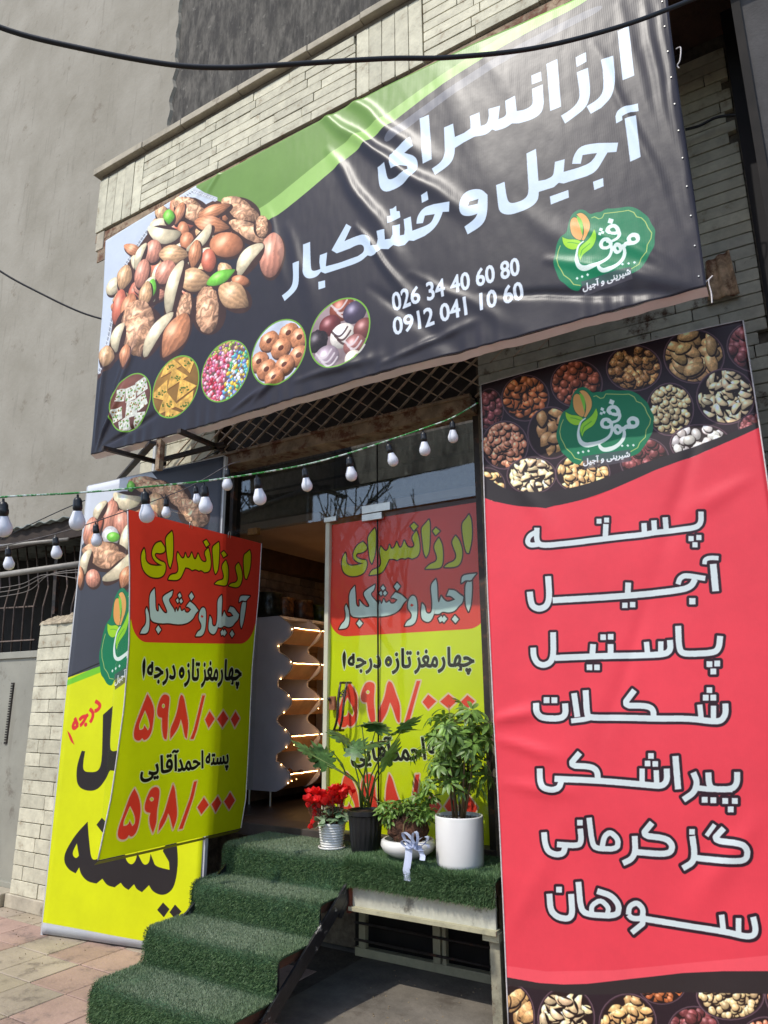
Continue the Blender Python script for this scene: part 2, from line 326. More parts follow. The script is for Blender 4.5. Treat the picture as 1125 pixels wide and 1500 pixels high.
# small lines are set from the built-in face, shaped by hand
_AR = dict(zip('ابپتجچحدرزسشغقلمنوهیخک', [(0xFE8D, 0xFE8E), (0xFE8F, 0xFE90, 0xFE91, 0xFE92), (0xFB56, 0xFB57, 0xFB58, 0xFB59), (0xFE95, 0xFE96, 0xFE97, 0xFE98), (0xFE9D, 0xFE9E, 0xFE9F, 0xFEA0), (0xFB7A, 0xFB7B, 0xFB7C, 0xFB7D), (0xFEA1, 0xFEA2, 0xFEA3, 0xFEA4), (0xFEA9, 0xFEAA), (0xFEAD, 0xFEAE), (0xFEAF, 0xFEB0), (0xFEB1, 0xFEB2, 0xFEB3, 0xFEB4), (0xFEB5, 0xFEB6, 0xFEB7, 0xFEB8), (0xFECD, 0xFECE, 0xFECF, 0xFED0), (0xFED5, 0xFED6, 0xFED7, 0xFED8), (0xFEDD, 0xFEDE, 0xFEDF, 0xFEE0), (0xFEE1, 0xFEE2, 0xFEE3, 0xFEE4), (0xFEE5, 0xFEE6, 0xFEE7, 0xFEE8), (0xFEED, 0xFEEE), (0xFEE9, 0xFEEA, 0xFEEB, 0xFEEC), (0xFBFC, 0xFBFD, 0xFBFE, 0xFBFF), (0xFEA5, 0xFEA6, 0xFEA7, 0xFEA8), (0xFB8E, 0xFB8F, 0xFB90, 0xFB91)]))
_AR['آ'] = (0xFE81, 0xFE82)
def shape(t):
    out = []
    for i, c in enumerate(t):
        if c not in _AR: out.append(c); continue
        pj = i > 0 and t[i - 1] in _AR and len(_AR[t[i - 1]]) == 4; nj = i + 1 < len(t) and t[i + 1] in _AR and len(_AR[c]) == 4
        out.append(chr(_AR[c][(3 if nj else 1) if pj else (2 if nj else 0)]))
    return ''.join(out[::-1])
def glyphs(text, bold=0.):
    cu = bpy.data.curves.new('lettering', 'FONT'); cu.body = text; cu.offset = 0; cu.resolution_u = 3; o = bpy.data.objects.new('lettering', cu); COL.objects.link(o)
    me = o.to_mesh(); V = np.array([v.co[:2] for v in me.vertices]); T = []
    me.calc_loop_triangles(); T = [tuple(t.vertices) for t in me.loop_triangles]; o.to_mesh_clear(); bpy.data.objects.remove(o); bpy.data.curves.remove(cu)
    lo, hi = V.min(0), V.max(0); return (V - lo) / (hi - lo), T
def textquad(cv, text, BL, BR, TL, col, bold=0, outline=None, orad=2):
    V, T = glyphs(text); BL, BR, TL = map(np.array, (BL, BR, TL)); Q = [tuple(BL + (BR - BL) * x + (TL - BL) * y) for x, y in V]; Q = cv.tp(Q); polys = []
    for t in T:
        p = Q[list(t)]; a = (p[1][0] - p[0][0]) * (p[2][1] - p[0][1]) - (p[2][0] - p[0][0]) * (p[1][1] - p[0][1]); polys.append(p if a > 0 else p[::-1])
    if outline is not None: cv.edge(polys, orad + bold, outline)
    if bold: cv.edge(polys, bold, col)
    r = cv.mask(polys); cv.blend(*r[:4], r[4], col)
def affine(src, dst):
    A = np.array([[x, y, 1] for x, y in src], float); X, *_ = np.linalg.lstsq(A, np.array(dst, float), rcond=None)
    return lambda x, y: tuple(np.array([x, y, 1.]) @ X)
def logo(cv, LT):
    """green scalloped emblem; LT maps emblem units to source units"""
    T0 = cv.T; cv.T = lambda x, y: T0(*LT(x, y)); k = np.hypot(*(np.array(cv.T(100, 0)) - np.array(cv.T(0, 0)))) / 100; WHT = (225, 236, 228)
    cv.fill([P("200,230 235,140 300,100 355,108 400,152 450,128 500,128 545,92 620,95 690,84 760,72 835,95 880,130 935,170 960,235 1002,290 990,360 995,430 960,500 930,560 900,605 870,655 820,690 700,740 500,780 320,800 310,835 280,850 215,830 165,780 120,755 95,690 60,600 80,520 92,440 118,375 150,345 190,320", rnd=True)], (8, 122, 80))
    for q in ("415,180 440,170 480,190 510,180 530,140 600,132 700,120 750,110 800,130 825,170 870,180 905,215 930,270 965,320 958,370 925,430 920,500 868,560 850,610 780,660", "130,440 110,490 98,560 112,620 140,665 160,705 215,745 250,790 310,800"):
        cv.line([tuple(map(float, t.split(','))) for t in q.split()], 7 * k, (196, 200, 110))
    cv.fill([P("215,240 228,185 265,172 300,200 325,270 338,350 322,395 270,378 228,330", rnd=True)], (226, 160, 84), outline=(8, 70, 44), orad=4 * k)
    cv.fill([P("275,148! 310,130 355,150 398,210 402,285 372,345 345,392! 322,388 345,340 345,260 315,190", rnd=True)], (230, 168, 92), outline=(8, 70, 44), orad=4 * k)
    cv.fill([P("275,160! 320,185 342,260 332,345! 310,265 282,195", rnd=True)], (124, 196, 60))
    cv.fill([P("148,362! 200,385 270,382 318,398 325,425 270,482 200,468 155,425", rnd=True)], (160, 214, 40), outline=(8, 90, 50), orad=3 * k)
    cv.fill([P("318,580! 288,520 305,455 350,415 405,365 442,288! 462,340 450,400 420,460 370,495 330,530", rnd=True)], (150, 214, 44), outline=(8, 90, 50), orad=3 * k)
    cv.line([(310, 545), (330, 480), (400, 420)], 6 * k, (60, 150, 50)); cv.line([(300, 425), (240, 412), (200, 412)], 5 * k, (60, 150, 50))
    def br(st, rr):
        pts = [tuple(map(float, t.split(','))) for t in st.split()]; n = len(pts) - 1; prev = None; S_ = []
        for i in range(n):
            for j in range(8):
                t = j / 8; p0 = pts[max(0, i - 1)]; p1 = pts[i]; p2 = pts[i + 1]; p3 = pts[min(n, i + 2)]
                S_.append(tuple(.5 * (2 * p1[q] + (p2[q] - p0[q]) * t + (2 * p0[q] - 5 * p1[q] + 4 * p2[q] - p3[q]) * t * t + (3 * p1[q] - p0[q] - 3 * p2[q] + p3[q]) * t ** 3) for q in (0, 1)))
        S_.append(pts[-1]); N_ = len(S_)
        for i in range(N_ - 1):
            f = i / N_; r = np.interp(f, np.linspace(0, 1, len(rr)), rr); cv.edge([cv.tp([S_[i], S_[i + 1]])], r * k, WHT, False)
    br("770,410 755,370 785,338 828,345 838,385 810,412 770,418 735,425 712,450", [12, 18, 14, 20, 14])
    br("640,490 622,465 640,432 672,440 682,475 655,498 635,490", [12, 16, 12, 14]); br("700,440 718,490 705,550 660,610 600,652 530,672 490,650 478,610", [10, 14, 16, 20, 14, 6])
    br("580,318 560,295 580,262 625,255 655,290 640,320 600,322", [14, 18, 14, 16, 12]); br("655,290 668,335 650,375 600,400 560,400", [14, 12, 10])
    br("512,455 500,425 520,388 565,385 592,425 560,455 520,458", [12, 16, 14, 14, 12]); br("590,420 598,480 570,545 500,600 420,635 350,650 300,625 278,560 282,500 300,440 340,400", [12, 12, 16, 22, 18, 10, 8, 5])
    for x, y, r in ((588, 210, 46), (500, 290, 30), (518, 318, 26), (492, 332, 26)): cv.fill([SQ(x, y, r, 0, 0, 1, .3)], WHT)
    for x, y in ((282, 735), (328, 720), (380, 705), (700, 612), (755, 603), (808, 592)): cv.fill([SQ(x, y, 20, 0, 0, 1, .7)], WHT)
    cv.fill([[(318, 765), (780, 635), (792, 745), (345, 885)]], (84, 80, 88), .75)
    textquad(cv, shape('شیرینی و آجیل'), (335, 858), (778, 722), (330, 780), (236, 236, 238), bold=max(.3, 2.5 * k)); cv.T = T0
NUT = dict(peanut=(232, 156, 128), pistg=(120, 200, 66), cream=(236, 218, 180), hazel=(206, 132, 92), almond=(218, 144, 100), walnut=(224, 168, 128), shell=(226, 176, 128), red=(212, 116, 88), grey=(214, 208, 206))
def nuts(cv, L, LT):
    T0 = cv.T; cv.T = lambda x, y: T0(*LT(x, y))
    for i, (k, x, y, a, b, g) in enumerate(L):
        cv.blob(x + 4, y + 7, a * 1.06, b * 1.06, g, (70, 45, 35), hi=0, dark=.9, seed=i)
        if b > a: a, b, g = b, a, g + 90
        if k == 'walnut':
            for t_, s_ in ((-1, 0), (1, 1)): cv.blob(x + t_ * a * .22 * math.cos(math.radians(g)), y + b * .30 * t_, a * .86, b * .66, g, NUT[k], tex=.35, seed=i * 9 + s_, hi=.12, dark=.4, ridge=1)
            for j in range(0):
                t = j * 1.3 + i; cv.blob(x + math.cos(t) * a * .35, y + math.sin(t) * b * .35, a * .7, b * .62, g + j * 40, NUT[k], tex=.55, seed=i * 9 + j, hi=.25, dark=.4)
        else: cv.blob(x, y, a, b, g, NUT[k], tex=.05 if k != 'shell' else .14, seed=i, stripes=1 if k in ('almond', 'shell', 'peanut') else 0, dark=.4, hi=.3, shp=1 if k in ('almond', 'shell', 'pistg') else 2 if k == 'cream' and a > 40 else 0)
        if k == 'grey' : cv.blob(x + a * .25, y, a * .45, b * .75, g, NUT['pistg'], seed=i + 50)
    cv.T = T0
def bowl(cv, cx, cy, rx, ry, kind, seed, T=None, raw=False, rim=True):
    """printed photo of a round dish heaped with one kind of nut"""
    kinds = dict(peanut=((206, 130, 96), .15, 1.5, 0), almond=((178, 96, 52), .17, 1.8, 0), hazel=((150, 74, 50), .2, 1.05, 0), walnut=((178, 122, 72), .2, 1.3, 1), peashell=((198, 152, 100), .26, 1.9, .35), cashew=((226, 196, 150), .18, 1.9, 0), chick=((216, 184, 132), .17, 1.05, 0), almshell=((196, 142, 88), .3, 1.6, .2), seed=((220, 172, 112), .17, 1.9, 0), white=((206, 196, 190), .24, 1.3, 0), date=((124, 62, 62), .26, 1.15, .4))
    col, s, asp, tx = kinds[kind]; r = random.Random(seed)
    n = 28; E = [(cx + rx * 1.08 * math.cos(k * 2 * math.pi / n), cy + ry * 1.08 * math.sin(k * 2 * math.pi / n)) for k in range(n)]; I = [(cx + rx * math.cos(k * 2 * math.pi / n), cy + ry * math.sin(k * 2 * math.pi / n)) for k in range(n)]
    if rim: cv.fill([E], (112, 84, 92)); cv.fill([[(cx + (x - cx) * .965, cy + (y - cy) * .965) for x, y in E]], (64, 44, 52))
    rr = cv.mask([cv.tp(I)]); 
    if rr is None: return
    M = np.zeros((cv.H, cv.W)); M[rr[1]:rr[3], rr[0]:rr[2]] = rr[4]; cv.blend(*rr[:4], rr[4], (44, 26, 24))
    R = (rx + ry) / 2; k = int(4.4 / (s * s * asp))
    for i in range(k):
        a = r.uniform(0, 6.28); d = math.sqrt(r.uniform(0, 1)) * .92; q = s * r.uniform(.85, 1.12) * R * .76; jt = r.uniform(.95, 1.3); c = [v * jt * r.uniform(.98, 1.02) for v in col]; X = cx + rx * d * math.cos(a); Y = cy + ry * d * math.sin(a); g = r.uniform(0, 180)
        cv.blob(X + 1, Y + 1.6, q * asp * 1.06, q * 1.1, g, (40, 24, 20), hi=0, dark=1, clip=M, seed=i)
        cv.blob(X, Y, q * asp, q, g, c, tex=tx, seed=seed * 50 + i, clip=M, hi=.3, dark=.46, shp=1 if kind in ('almond', 'seed', 'almshell') else 2 if kind in ('cashew',) else 0)
        if False: cv.blob(X - q * .5 * math.sin(math.radians(g)), Y + q * .8 * math.cos(math.radians(g)), q * .8, q * .45, g, (96, 62, 44), clip=M, hi=0, seed=i)
# ---- main banner: plane Y = MBY
MBY = 3.3; MB_X0, MB_X1, MB_Z0, MB_Z1 = -4.85, -.2, 3.35, 5.5; RES = 430.
def T_main(x, y): p = onY(x, y, MBY); return (p[0] - MB_X0) * RES, (MB_Z1 - p[2]) * RES
def art_main():
    cv = Canvas(int((MB_X1 - MB_X0) * RES), int((MB_Z1 - MB_Z0) * RES), (46, 43, 50), T_main)
    n = fbm((cv.H, cv.W), 260, 3, 3); cv.a *= (1 + .10 * n)[..., None]
    cv.fill([P("250,230 560,50 880,-60 900,-30 850,8 798,33 740,66 648,122 554,195 498,238 448,282 393,326 355,330 280,330 250,300", rnd=True)], (156, 196, 104))
    cv.fill([P("250,230 560,50 860,-60 830,0 780,26 715,66 634,118 578,158 540,186 498,212 448,252 371,316 300,330 250,300", rnd=True)], (112, 148, 68))
    cv.fill([P("560,200 600,170 670,120 746,72 828,30 880,5 884,14 832,40 752,82 676,130 606,180 566,212", rnd=True)], (140, 146, 160), .55)
    cv.fill([P("140,345 155,345 185,325 215,312 283,274 316,293 340,302 345,330 330,360 300,380 250,420 200,480 180,520 140,560 120,500")], (84, 54, 40))
    cv.fill([P("120,345 155,340 215,308 283,272 316,292 300,300 280,292 256,304 226,328 199,366 180,396 168,446 160,515 143,545 120,545", rnd=False)], (208, 216, 228))
    rp = [(316, 292), (283, 280), (256, 297), (226, 322), (199, 362), (180, 394), (168, 444), (158, 500), (146, 545)]
    cv.line(rp, 16, (196, 200, 208)); cv.line(rp, 5, (128, 132, 142)) 
    for i in range(len(rp) - 1):
        for t in np.linspace(0, 1, 9): 
            x = rp[i][0] + (rp[i + 1][0] - rp[i][0]) * t; y = rp[i][1] + (rp[i + 1][1] - rp[i][1]) * t; cv.line([(x - 2, y - 1.5), (x + 2, y + 1.5)], 3, (226, 228, 232))
    L = [('walnut', 390, 200, 62, 44, 20), ('almond', 345, 215, 22, 40, 20), ('pistg', 305, 228, 24, 26, 0), ('walnut', 580, 200, 62, 44, 20), ('almond', 480, 205, 60, 26, -20), ('hazel', 360, 280, 24, 30, 0), ('walnut', 620, 285, 74, 38, 20), ('walnut', 662, 265, 30, 34, 0), ('cream', 285, 292, 58, 40, 10), ('almond', 470, 258, 62, 36, 10), ('peanut', 245, 360, 34, 40, 10), ('hazel', 375, 322, 30, 32, 0), ('shell', 325, 372, 52, 42, 0), ('cream', 195, 380, 18, 50, 20), ('cream', 425, 312, 62, 27, -48), ('hazel', 525, 335, 57, 54, 0), ('red', 458, 395, 30, 40, 0), ('almond', 405, 372, 26, 50, 10), ('peanut', 700, 375, 50, 76, 8), ('cream', 612, 388, 34, 68, 38), ('peanut', 203, 445, 28, 50, 15), ('shell', 135, 462, 30, 45, 15), ('cream', 258, 450, 16, 44, 15), ('peanut', 292, 440, 38, 44, 30), ('shell', 405, 470, 58, 52, 0), ('cream', 325, 500, 30, 98, 14), ('pistg', 505, 460, 54, 28, -28), ('hazel', 580, 472, 30, 22, 10), ('red', 115, 575, 26, 62, 10), ('cream', 238, 505, 30, 44, 0), ('pistg', 238, 508, 20, 38, 10), ('shell', 215, 530, 26, 50, 12), ('almond', 150, 580, 32, 54, 18), ('walnut', 365, 590, 34, 66, 10), ('walnut', 455, 585, 56, 78, 0), ('shell', 555, 532, 60, 56, 35), ('walnut', 190, 655, 82, 86, 0), ('cream', 112, 690, 25, 52, 15), ('almond', 140, 762, 24, 40, 10), ('cream', 262, 678, 30, 90, 32), ('shell', 68, 765, 32, 38, 10), ('almond', 332, 685, 48, 84, 28)]
    rf = random.Random(77); L0 = [(rf.choice(('peanut', 'almond', 'hazel', 'shell', 'red', 'cream')), x + rf.uniform(-45, 45), y + rf.uniform(-40, 40), rf.uniform(30, 44), rf.uniform(20, 27), rf.uniform(0, 180)) for k, x, y, a, b, g in L for _ in (0, 1) if 100 < x < 600 and 210 < y < 600]; L0 = [q for q in L0 if q[1] * .9 + q[2] > 300 and q[2] < 640 - q[1] * .22]
    nuts(cv, L0, lambda x, y: (130 + x / 2.616, 230 + y / 2.616))
    nuts(cv, [(k, x, y, *((a * 1.15, b * 1.1) if k == 'walnut' else (a * 1.14, b * .9) if a > b else (a * .92, b * 1.14)), g) for k, x, y, a, b, g in L], lambda x, y: (130 + x / 2.616, 230 + y / 2.616))
    # five round photos
    def disc(x, y, rx, ry):
        c = np.array(cv.T(x, y)); r = .5 * (abs(cv.T(x + rx, y)[0] - c[0]) + abs(cv.T(x, y + ry)[1] - c[1])); n = 48
        C = [c + r * np.array((math.cos(k * 2 * math.pi / n), math.sin(k * 2 * math.pi / n))) for k in range(n)]; t = cv.T; cv.T = lambda a, b: (a, b)
        cv.fill([C], (120, 176, 60)); I = [c + (p - c) * .955 for p in C]; cv.fill([I], (120, 90, 84)); rr = cv.mask([np.array(I)]); M = np.zeros((cv.H, cv.W)); M[rr[1]:rr[3], rr[0]:rr[2]] = rr[4]; cv.T = t
        return c, r, M
    def local(c, r): return lambda x, y: (c[0] + x * r, c[1] + y * r)
    def box3(c, r, M, x, y, s, g, col, spk):
        q = [np.array((c[0] + (x + s * math.cos(g + k * 1.571)) * r, c[1] + (y + s * math.sin(g + k * 1.571)) * r)) for k in range(4)]; rr = cv.mask([np.array(q)])
        if rr is None: return
        sh = np.array(col) / 255; n = fbm(rr[4].shape, 8, int(x * 99 + y * 31) % 97, 3); C = np.clip(sh * (1 + n[..., None] * .25), 0, 1)
        cv.blend(*rr[:4], rr[4] * M[rr[1]:rr[3], rr[0]:rr[2]], C); r_ = random.Random(int(x * 100))
        for _ in range(spk): cv.blob(c[0] + (x + r_.uniform(-s, s) * .6) * r, c[1] + (y + r_.uniform(-s, s) * .6) * r, r * .035, r * .03, 0, r_.choice([(96, 150, 50), (150, 110, 50)]), raw=True, clip=M, hi=0)
    c, r, M = disc(130 + 160 / 2.616, 230 + 940 / 2.616, 76 / 2.616, 112 / 2.616)
    cv.blob(c[0], c[1], r, r, 0, (120, 74, 60), raw=True, clip=M, hi=0)
    for i, (x, y, s, g) in enumerate([(.5, -.45, .36, .5), (-.5, -.35, .3, .9), (0, -.3, .36, .7), (.55, .1, .34, .4), (-.6, .3, .32, .6), (.1, .25, .4, .8), (-.2, .75, .36, .5), (.5, .7, .34, .9)]): box3(c, r, M, x, y, s, g, (214, 214, 200), 14)
    c, r, M = disc(130 + 333 / 2.616, 230 + 880 / 2.616, 86 / 2.616, 120 / 2.616)
    cv.blob(c[0], c[1], r * 1.2, r * 1.2, 0, (150, 110, 50), raw=True, clip=M, hi=0)
    for i, (x, y, g) in enumerate([(-.3, -.75, .3), (.5, -.7, 1.4), (0, -.3, .2), (-.6, .05, 1.0), (.4, .15, .1), (-.3, .5, .4), (.5, .65, 1.1), (-.1, .95, 0)]):
        q = [np.array((c[0] + (x + .52 * math.cos(g + k * 2.094)) * r, c[1] + (y + .42 * math.sin(g + k * 2.094)) * r)) for k in range(3)]; rr = cv.mask([np.array(q)])
        n = fbm(rr[4].shape, 14, i, 3); q2 = [c + (p - c) + np.array((2.5, 4)) for p in q]; r3 = cv.mask([np.array(q2)]); cv.blend(*r3[:4], r3[4] * M[r3[1]:r3[3], r3[0]:r3[2]] * .8, (110, 66, 22)); cv.blend(*rr[:4], rr[4] * M[rr[1]:rr[3], rr[0]:rr[2]], np.clip(np.array((226, 176, 84)) / 255 * (1 + n[..., None] * .35), 0, 1)); rd = random.Random(i)
        for _ in range(9): cv.blob(c[0] + (x + rd.uniform(-.2, .2)) * r, c[1] + (y + rd.uniform(-.06, .12)) * r, r * .04, r * .025, 30, (84, 110, 36), raw=True, clip=M, hi=0)
    c, r, M = disc(130 + 522 / 2.616, 230 + 820 / 2.616, 88 / 2.616, 122 / 2.616); rd = random.Random(5)
    for i in range(420):
        a = rd.uniform(0, 6.28); d = math.sqrt(rd.random()); x, y = d * math.cos(a), d * math.sin(a)
        pal = [(220, 90, 110), (230, 120, 160), (190, 40, 60), (240, 180, 190)] if x + y * .3 < .15 else [(90, 170, 190), (230, 230, 240), (240, 190, 60), (120, 130, 200), (90, 170, 110)]
        if y < -.6: pal = [(160, 190, 70), (220, 170, 110), (150, 90, 160)]
        q = rd.uniform(.05, .09) * r; cv.blob(c[0] + x * r, c[1] + y * r, q, q * .8, rd.uniform(0, 180), rd.choice(pal), raw=True, clip=M, hi=.3)
    c, r, M = disc(130 + 725 / 2.616, 230 + 748 / 2.616, 100 / 2.616, 133 / 2.616); cv.blob(c[0], c[1], r * 1.5, r * 1.5, 0, (206, 212, 226), raw=True, clip=M, hi=0, dark=.9)
    for i, (x, y) in enumerate([(-.35, -.45), (.35, -.5), (.75, -.25), (-.7, .1), (.1, -.1), (.75, .3), (-.4, .42), (.25, .45), (-.1, .75)]):
        cv.blob(c[0] + (x + .03) * r, c[1] + (y + .06) * r, r * .36, r * .31, 0, (120, 80, 60), raw=True, clip=M, hi=0); cv.blob(c[0] + x * r, c[1] + y * r, r * .35, r * .3, 0, (214, 140, 96), raw=True, clip=M, tex=.35, seed=i, hi=.4); cv.blob(c[0] + x * r, c[1] + (y - .01) * r, r * .1, r * .08, 0, (110, 60, 40), raw=True, clip=M, hi=0)
    c, r, M = disc(130 + 958 / 2.616, 230 + 673 / 2.616, 118 / 2.616, 135 / 2.616); cv.blob(c[0], c[1], r * 1.5, r * 1.5, 0, (150, 128, 130), raw=True, clip=M, hi=0)
    for i, (x, y, s, k) in enumerate([(.1, -.68, .42, (140, 70, 50)), (.5, -.45, .38, (70, 60, 80)), (-.3, -.3, .36, (110, 50, 50)), (-.72, .05, .38, (48, 38, 42)), (.12, .12, .42, (236, 226, 214)), (.8, .1, .34, (120, 66, 60)), (.5, .5, .36, (150, 96, 90)), (-.4, .62, .42, (160, 140, 150)), (.45, .85, .26, (230, 216, 200))]):
        cv.blob(c[0] + x * r, c[1] + y * r, r * s, r * s * .86, 20, k, raw=True, clip=M, seed=i, hi=.45, tex=.6 if i == 3 else 0)
        if i in (0, 4, 6, 7):
            for j in (-1, 0, 1): cv.edge([np.array([(c[0] + (x + s * .6 * t + j * .1) * r, c[1] + (y + s * .5 * math.cos(t * 1.5) + j * .14 - .2 * s) * r) for t in np.linspace(-1, 1, 9)])], r * .03, (60, 36, 36) if i == 4 else (226, 214, 214), False, .8)
    W_ = (200, 216, 232); R1 = (740, 30, 5); R2 = (540, 120, 5); R3 = (725, 140, 5); R4 = (560, 200, 5); R5 = (400, 280, 5)
    for reg, st in [(R1, "822,80 905,45 945,405 858,437"), (R1, "700,290 790,258 802,380 804,470o 780,560o 700,640 625,683 594,628 680,575o 716,520o 718,440 712,360"), (R1, "522,380 605,345 620,480 620,560o 590,640o 500,710 437,755 407,697 500,640o 545,570o 540,500"), (R1, "514,270 590,232 594,302 522,340"), (R1, "300,318 380,282 408,630 328,662"), (R1, "190,402 260,373 266,440 194,468"),
                    (R2, "1274,17 1281,150 1270,225o 1200,275o 1100,305 1050,305 1000,340o 930,360 905,350 860,392o 780,405 700,445 632,485 628,540o 600,605o 487,683 463,638 535,590o 560,520o 556,470 552,335 620,308 632,405 700,378 748,345 748,300 742,255 812,225 822,325 868,312o 880,250 878,200 962,175 950,275 1010,250o 1004,200 1000,140 1072,103 1085,215 1145,205o 1198,170o 1200,130 1194,50"), (R2, "372,268 440,240 465,570 398,602"), (R2, "305,405 330,475 262,522 340,545o 364,590o 355,660o 290,730o 140,812o 80,785o 68,700 64,625 122,597 130,690o 150,722o 250,680o 292,645 285,622 235,622 170,643 160,600 160,545 200,490"),
                    (R3, "880,150 895,105o 960,75 1045,57 1050,112 990,122 930,150 932,178 885,202"), (R3, "948,170 1030,142 1066,448 988,482"), (R3, "900,342 888,410 822,415 790,470 740,555o 670,590 500,643 465,638 430,670 320,705 315,770o 250,830o 110,880o 30,860o 20,770 10,660 72,635 85,740o 105,795o 180,780o 240,740o 245,680 240,600 230,425 300,390 318,625 370,615 425,590o 432,540 438,485 510,465 502,558 600,530 690,497o 725,455 745,420 700,425 640,435 627,498 563,500 575,435o 625,365o 750,346"), (R3, "716,630 790,602 795,662 725,690"), (R3, "400,738 535,690 540,745 408,797"),
                    (R4, "285,432 335,410 340,465 290,487"), (R5, "1300,87 1292,155 1245,155 1215,230o 1170,288o 1110,330 1030,365 995,362 965,395 920,408 885,400 850,430 790,425 750,465 715,475 690,470 640,515o 560,545 380,603 350,590 320,630o 255,650o 222,610o 222,560 218,390 270,370 275,560o 290,590o 345,570 338,520 342,468 395,448 385,550 480,525 620,475 665,445o 665,400o 630,385o 560,420 465,455 427,432 535,238 572,260 522,365 640,315o 712,330o 718,402 758,395 768,350 760,295 822,285 825,360 865,355 878,320 874,255 928,240 928,325 960,318 963,280 955,205 1008,185 1020,290 1100,262 1160,235o 1185,170 1112,180 1098,235 1050,240 1055,185o 1100,120o 1180,98"), (R5, "875,125 900,105 903,145 925,145 932,190 840,238 835,185 858,178 852,130"), (R5, "332,665 380,652 382,705 335,722"), (R5, "145,530 195,515 195,640o 180,720o 85,805 65,765 130,715o 150,650o")]:
        cv.fill([P(st, *reg)], W_)
    cv.fill([P("720,381o 772,430 772,560o 740,650o 625,718 602,662 680,610o 700,570 640,592o 572,580o 566,490o 605,400o", *R4), P("640,480 705,460 700,495 632,515", *R4)], W_, eo=True)
    textquad(cv, '026 34 40 60 80', (575, 455), (761, 402), (573, 430), (214, 222, 232), bold=1.6); textquad(cv, '0912 041 10 60', (577, 491), (766, 437), (575, 466), (214, 222, 232), bold=1.6)
    logo(cv, lambda x, y: (800 + x / 6.25, 290 + y / 6.25)); return cv
